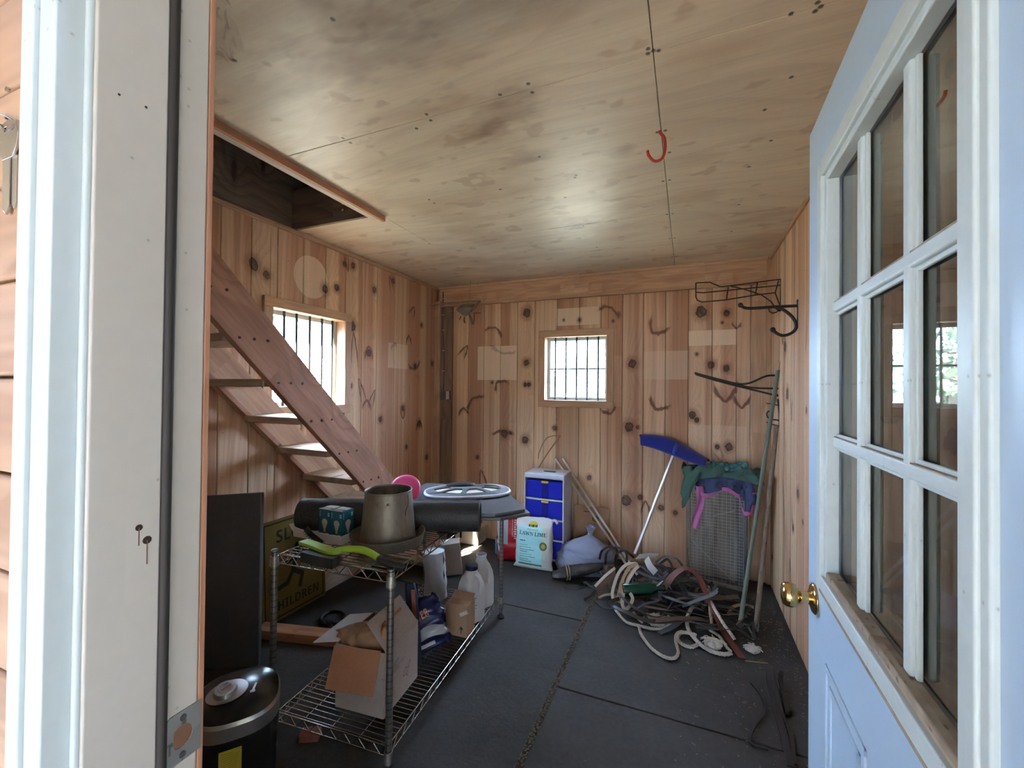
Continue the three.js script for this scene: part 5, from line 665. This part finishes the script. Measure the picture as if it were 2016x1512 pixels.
  // scraps of clear film at the ceiling
  const pf = thing('plastic_film', 'crumpled clear plastic film stapled at the ceiling edge near the doorway', 'plastic film'); const fm = new THREE.MeshPhysicalMaterial({ color: 0xffffff, transmission: 0.88, thickness: 0, roughness: 0.06, side: THREE.DoubleSide });
  mesh('film', grid(24, 24, (u, v) => { const n = fbm(u * 12, v * 12, 3); return V(-1.30 + 0.30 * u * (1 - 0.5 * v), H - 0.005 - 0.06 * v * v - 0.12 * Math.abs(n - 0.5), -0.60 - 0.2 * v + 0.06 * (n - 0.5)); }), fm, pf);
}

// ---------------------------------------------------------------- tangle of ropes and tack
{
  const C = (x, y, h = 0.012) => onY(1000 + x / 3.024, 820 + y / 3.024, h), R = (pts, h) => pts.map(([x, y, k]) => C(x, y, k ?? h));
  const rope = (pts, r, label, m = M.rope, h = 0.013) => { const o = thing('rope', label, 'rope', V(0, 0, 0), 0, 'ropes in the tack heap'); mesh('strands', ropeGeo(R(pts, h), r), m, o); return o; };
  rope([[640, 1150, 0.02], [700, 1220], [780, 1245], [870, 1265], [940, 1250], [975, 1215], [950, 1185, 0.03]], 0.0095, 'white twisted rope curving around the frayed white wad');
  rope([[780, 1250], [795, 1300], [850, 1375], [920, 1425], [985, 1440], [1015, 1405], [1000, 1340], [1005, 1295], [1035, 1280]], 0.0095, 'white twisted rope making the loop that reaches farthest onto the mat');
  rope([[1120, 1300, 0.03], [1045, 1285, 0.02], [1012, 1310], [1030, 1350], [1090, 1372], [1145, 1350]], 0.0105, 'white twisted rope in a small closed curve inside the big loop');
  rope([[1185, 1100, 0.07], [1130, 1108, 0.07], [1085, 1155, 0.06], [1065, 1220, 0.03], [1085, 1285, 0.022], [1150, 1360, 0.016], [1220, 1400], [1290, 1415], [1330, 1408]], 0.012, 'thick white rope forming the big open loop');
  rope([[1180, 1050, 0.13], [1225, 1135, 0.11], [1285, 1235, 0.07], [1350, 1325, 0.03]], 0.010, 'white rope stretched straight across the red brown strap'); rope([[1193, 1015, 0.15], [1206, 1080, 0.12], [1203, 1150, 0.09], [1214, 1235, 0.05]], 0.009, 'tan rope hanging straight down beside the white one', M.tanRope); rope([[730, 1130, 0.05], [760, 1185, 0.025], [800, 1225, 0.02]], 0.0095, 'short white rope end coming out below the cream reins'); rope([[540, 1080, 0.06], [590, 1060, 0.08], [640, 1070, 0.07], [690, 1110, 0.05]], 0.009, 'tan rope hump beside the brown leather flap', M.tanRope); rope([[1310, 1180, 0.05], [1340, 1135, 0.09], [1400, 1120, 0.1], [1460, 1135, 0.08]], 0.0095, 'tan rope arched behind the green pole foot', M.tanRope); rope([[1200, 1270, 0.03], [1260, 1310, 0.03], [1300, 1370, 0.02], [1330, 1400]], 0.0085, 'white rope tail beside the second white wad');
  const wad = (x, y, r, seed, label) => { const o = thing('rope_wad', label, 'rope wad', C(x, y, r * 0.62), 0, 'frayed rope wads'), g = new THREE.IcosahedronGeometry(r, 4), P = g.attributes.position; for (let i = 0; i < P.count; i++) { const v = V(P.getX(i), P.getY(i), P.getZ(i)), k = 0.65 + 0.6 * fbm(v.x * 60 + seed, v.y * 60 + v.z * 47, 3); P.setXYZ(i, v.x * k * 1.25, v.y * k * 0.62, v.z * k); } g.computeVertexNormals(); mesh('wad', flat(g), M.rope, o); const rr = rng(seed), s = []; for (let i = 0; i < 14; i++) { const a = rr() * 6.28, e = V(Math.cos(a) * r * 1.6, (rr() - 0.2) * r * 0.5, Math.sin(a) * r * 1.3); s.push(tube([V(0, 0, 0), e.clone().multiplyScalar(0.6).add(V(0, r * 0.35, 0)), e], 0.0028, 8, 5)); } mesh('frayed_strand', s, M.rope, o); };
  wad(880, 1212, 0.05, 3, 'frayed white rope wad ringed by a rope curve'); wad(1225, 1350, 0.042, 4, 'frayed white rope wad next to the red brown strap'); wad(1460, 1385, 0.032, 5, 'frayed white rope end lying by the green pole foot');
  const strapThing = (pts, w, label, m, up = V(0, 1, 0), name = 'leather_strap', cat = 'strap', group = 'straps in the tack heap', t = 0.004) => { const o = thing(name, label, cat, V(0, 0, 0), 0, group); mesh('strap', strap(pts, w, t, up, 70), m, o); return o; };
  const rs = strapThing(R([[925, 1030, 0.10], [985, 945, 0.19], [1060, 905, 0.24], [1130, 950, 0.21], [1180, 1050, 0.15], [1235, 1170, 0.09], [1300, 1300, 0.035], [1395, 1440, 0.008]]), 0.042, 'wide red brown leather strap arching over the heap', M.leather, V(0.3, 1, 0.2)); strapThing(R([[1190, 1090, 0.06], [1080, 1150, 0.04], [1000, 1240, 0.02], [900, 1290, 0.006]]), 0.035, 'flat grey webbing strap under the big rope loop', M.greyStrap); strapThing(R([[1120, 1250, 0.05], [1230, 1262, 0.06], [1340, 1255, 0.05]]), 0.03, 'dark strap lying across the red brown one', M.darkLeather);
  // cream reins hung in long loops
  const Q = (x, y) => { const p = C(x, y, 0.02), t = clamp((1130 - y) / 260), z = -2.80 - 0.17 * t; return onZ(1000 + x / 3.024, 820 + y / 3.024, z); };
  [[[[765, 875], [705, 882], [655, 940], [622, 1050], [640, 1098], [668, 1050], [688, 960], [735, 885]], 'cream webbing rein, outermost loop of the hanging coil'], [[[775, 872], [720, 900], [680, 980], [660, 1070], [672, 1100], [690, 1060], [720, 950], [768, 885]], 'cream webbing rein, middle loop of the hanging coil'], [[[780, 880], [745, 920], [700, 1010], [684, 1105], [708, 1136], [742, 1090], [735, 1055], [705, 1030]], 'cream webbing rein, innermost loop curling up at its end']].forEach(([p, l], i) => { const o = strapThing(p.map(([x, y], k) => Q(x, y).add(V(0, 0, 0.012 * i - 0.01 * (k > 4)))), 0.02, l, i === 1 ? M.tan : M.rein, V(0, 0.15, 1), 'webbing_rein', 'rein', 'cream reins', 0.0045); });
  // brown flap, white girths, bottle, dark bundle
  const bf = thing('leather_flap', 'stiff brown leather flap with a pale edge beside the cream reins', 'leather flap'); { const a = C(640, 900, 0.16), b = C(520, 1010, 0.07), c = C(545, 1070, 0.012), d = C(640, 1060, 0.03); mesh('flap', cloth(14, 14, 0.006, (u, v) => { const p = b.clone().lerp(a, u), q = c.clone().lerp(d, u); return p.lerp(q, v).add(V(0, 0.02 * Math.sin(u * 3.14) * Math.sin(v * 3.14), 0.01)); }), M.brownLeather, bf); mesh('pale_edge', strap([a.clone().add(V(0, 0.003, 0.012)), a.clone().lerp(b, 0.5).add(V(0, 0.012, 0.016)), b.clone().add(V(0, 0.003, 0.012))], 0.018, 0.003, V(0, 0.6, 1), 20), M.rein, bf, 'pale rolled edge'); }
  const girth = (pts, w, label) => { const o = thing('cord_girth', label, 'girth', V(0, 0, 0), 0, 'white cord girths'); const c = new THREE.CatmullRomCurve3(pts); for (let k = -3; k <= 3; k++) mesh('cord', tube(c.getPoints(8).map((p) => p.clone().add(V(k * w / 7 * 0.6, k * w / 7 * 0.8, 0))), w / 15, 16, 6), M.white, o); };
  girth(R([[770, 835, 0.22], [830, 828, 0.23], [885, 830, 0.22]]), 0.05, 'white corded girth lying level against the back wall'); girth(R([[825, 845, 0.22], [845, 890, 0.19], [880, 930, 0.15]]), 0.05, 'white corded girth slanting down to the dark straps'); girth(R([[860, 1040, 0.14], [885, 1010, 0.16], [912, 990, 0.17]]), 0.04, 'short white corded girth beside the green bottle');
  const bo = thing('green_bottle', 'dark green glass bottle lying in the heap', 'bottle', C(720, 1030, 0.13)); bo.rotation.set(0, 0.25, -Math.PI / 2 + 0.12); mesh('bottle', lathe([[0, 0], [0.036, 0], [0.04, 0.01], [0.04, 0.17], [0.03, 0.2], [0.015, 0.22], [0.014, 0.26], [0.017, 0.262], [0, 0.264]], 28).translate(0, -0.04, 0), M.bottle, bo); mesh('cap', lathe([[0.016, 0.21], [0.018, 0.212], [0.018, 0.228], [0, 0.23]], 18), M.bottle, bo);
  const db = thing('dark_bundle', 'long dark leather bundle tied with pale twine on the floor', 'bundle', V(0, 0, 0)); { const a = C(262, 945, 0.035), b = C(560, 900, 0.09), n = b.clone().sub(a), s = V(-n.z, 0, n.x).normalize(); mesh('bundle', grid(26, 30, (u, v) => { const an = u * 6.2832, r = Math.sin(Math.PI * clamp(0.06 + v * 0.9)) ** 0.35 * (1 + (fbm(u * 5, v * 9, 3) - 0.5) * 0.5); return a.clone().lerp(b, v).addScaledVector(s, Math.cos(an) * 0.075 * r).add(V(0, Math.sin(an) * 0.036 * r + 0.012 * v, 0)); }), M.darkLeather, db); mesh('twine', [0.28, 0.33].map((t) => tube(Array.from({ length: 12 }, (_, i) => { const an = i / 12 * 6.2832; return a.clone().lerp(b, t).addScaledVector(s, Math.cos(an) * 0.08).add(V(0, Math.sin(an) * 0.044 + 0.004, 0)); }), 0.004, 30, 5, true)), M.tanRope, db, 'pale twine'); }
  // loose dark straps
  const r = rng(77), kinds = [['narrow black leather strap tangled in the tack heap', M.darkLeather], ['brown leather strap tangled in the tack heap', M.brownLeather], ['grey webbing strap tangled in the tack heap', M.greyStrap]];
  for (let i = 0; i < 46; i++) {
    const c = V(-0.62 + 0.95 * r(), 0, -3.32 + 0.55 * r()), d = Math.hypot((c.x + 0.15) / 0.5, (c.z + 3.08) / 0.35), hm = Math.max(0.02, 0.17 * (1 - d * 0.6)), n = 5 + Math.floor(r() * 3), a0 = r() * 6.28, R0 = 0.07 + 0.13 * r(), P = [];
    for (let k = 0; k < n; k++) { const a = a0 + k * (0.7 + 0.5 * r()), q = R0 * (0.6 + 0.7 * r()); let y = 0.02 + hm * (0.15 + 0.95 * r()); const x = clamp(c.x + Math.cos(a) * q * 1.2, -0.8, 0.36), z = clamp(c.z + Math.sin(a) * q * 0.8, -3.42, -2.62); P.push(V(x, y, z)); }
    const [l, m] = kinds[i % 5 === 0 ? 2 : i % 3 === 0 ? 1 : 0]; strapThing(P, 0.013 + 0.013 * r(), l, m, V(r() - 0.5, 0.6, r() - 0.5));
  }
  for (const [p, l] of [[[[545, 850, 0.16], [560, 800, 0.27], [610, 775, 0.30], [650, 800, 0.27], [640, 860, 0.19]], 'dark strap loop standing right against the grey sack'], [[[580, 880, 0.14], [590, 810, 0.25], [640, 780, 0.29], [700, 800, 0.28], [750, 840, 0.23]], 'dark strap loop standing tallest beside the poles'], [[[640, 890, 0.14], [650, 820, 0.25], [700, 800, 0.27], [710, 870, 0.2]], 'dark narrow strap ring behind the cream reins'], [[[880, 870, 0.18], [930, 835, 0.23], [1000, 845, 0.23], [1040, 890, 0.19]], 'black strap arching low in front of the back wall'], [[[900, 880, 0.18], [950, 850, 0.21], [980, 900, 0.16], [1000, 960, 0.1]], 'thin black strap under the low arch'], [[[330, 990, 0.01], [345, 1020, 0.008], [420, 1025, 0.01], [520, 990, 0.04], [640, 960, 0.1]], 'thin black rein looped out on the floor before the dark bundle'], [[[455, 1090, 0.008], [500, 1060, 0.02], [540, 1000, 0.08], [560, 950, 0.12]], 'short black strap end dropping to the floor by the flap']]) strapThing(R(p), 0.016, l, M.darkLeather, V(0.2, 0.3, 1));
  // black straps and straw by the door
  const S = (x, y, h = 0.01) => onY(1380 + x / 4.845, 1200 + y / 4.845, h);
  for (const [p, w, l] of [[[[640, 600, 0.05], [660, 760, 0.03], [720, 960, 0.02], [790, 1200, 0.012], [860, 1500]], 0.026, 'longest black rubber strap on the floor along the open door'], [[[700, 580, 0.06], [720, 780, 0.03], [780, 1000, 0.02], [850, 1180, 0.014], [900, 1480]], 0.014, 'thin black strap running beside the longest rubber one'], [[[480, 690], [580, 830], [600, 980], [500, 1120], [465, 1230], [500, 1290], [640, 1330]], 0.013, 'black strap curling outward on the mat'], [[[770, 590, 0.05], [760, 700, 0.03], [800, 850, 0.02], [830, 1000, 0.012]], 0.018, 'short black strap nearest the right wall']]) strapThing(p.map(([x, y, h]) => S(x, y, h)), w, l, M.black, V(0, 1, 0), 'rubber_strap', 'strap', 'black straps by the door', 0.006);
  const st = []; const q = rng(99); for (let i = 0; i < 520; i++) { const near = q(), x = 0.54 - Math.pow(q(), 1.7) * (near < 0.5 ? 0.6 : 0.35), z = -1.2 - 2.2 * q(), a = q() * 6.28, l = 0.004 + 0.02 * q() * q(); st.push(box(l, 0.0014, 0.0022, x, 0.0015, z, 0, a, 0)); }
  tag(mesh('floor_litter', st, M.straw), 'scattered straw and wood shavings along the right wall', 'litter', null, 'stuff');
  const dk = []; for (let i = 0; i < 700; i++) { const x = -0.584 + (q() - 0.5) * 0.03, z = -1.0 - 2.0 * q(); dk.push(box(0.004 + 0.006 * q(), 0.003, 0.004, x, 0.0, z, 0, q() * 3, 0)); } tag(mesh('joint_crumbs', dk, std([0.15, 0.12, 0.08], 0.95)), 'crumbs of dirt caught in the mat joint', 'litter', null, 'stuff');
  const stick = PF(1490, 1303, 0.004), s2 = PF(1512, 1306, 0.004); const tw = thing('straw_stalk', 'single golden straw stalk lying beside the frayed rope end', 'straw'); mesh('stalk', bar(PF(1467, 1301, 0.004), s2, 0.003, 6), M.straw, tw); mesh('twig', bar(stick, PF(1500, 1299, 0.006), 0.002, 5), M.straw, tw);
}

renderer.render(scene, camera);
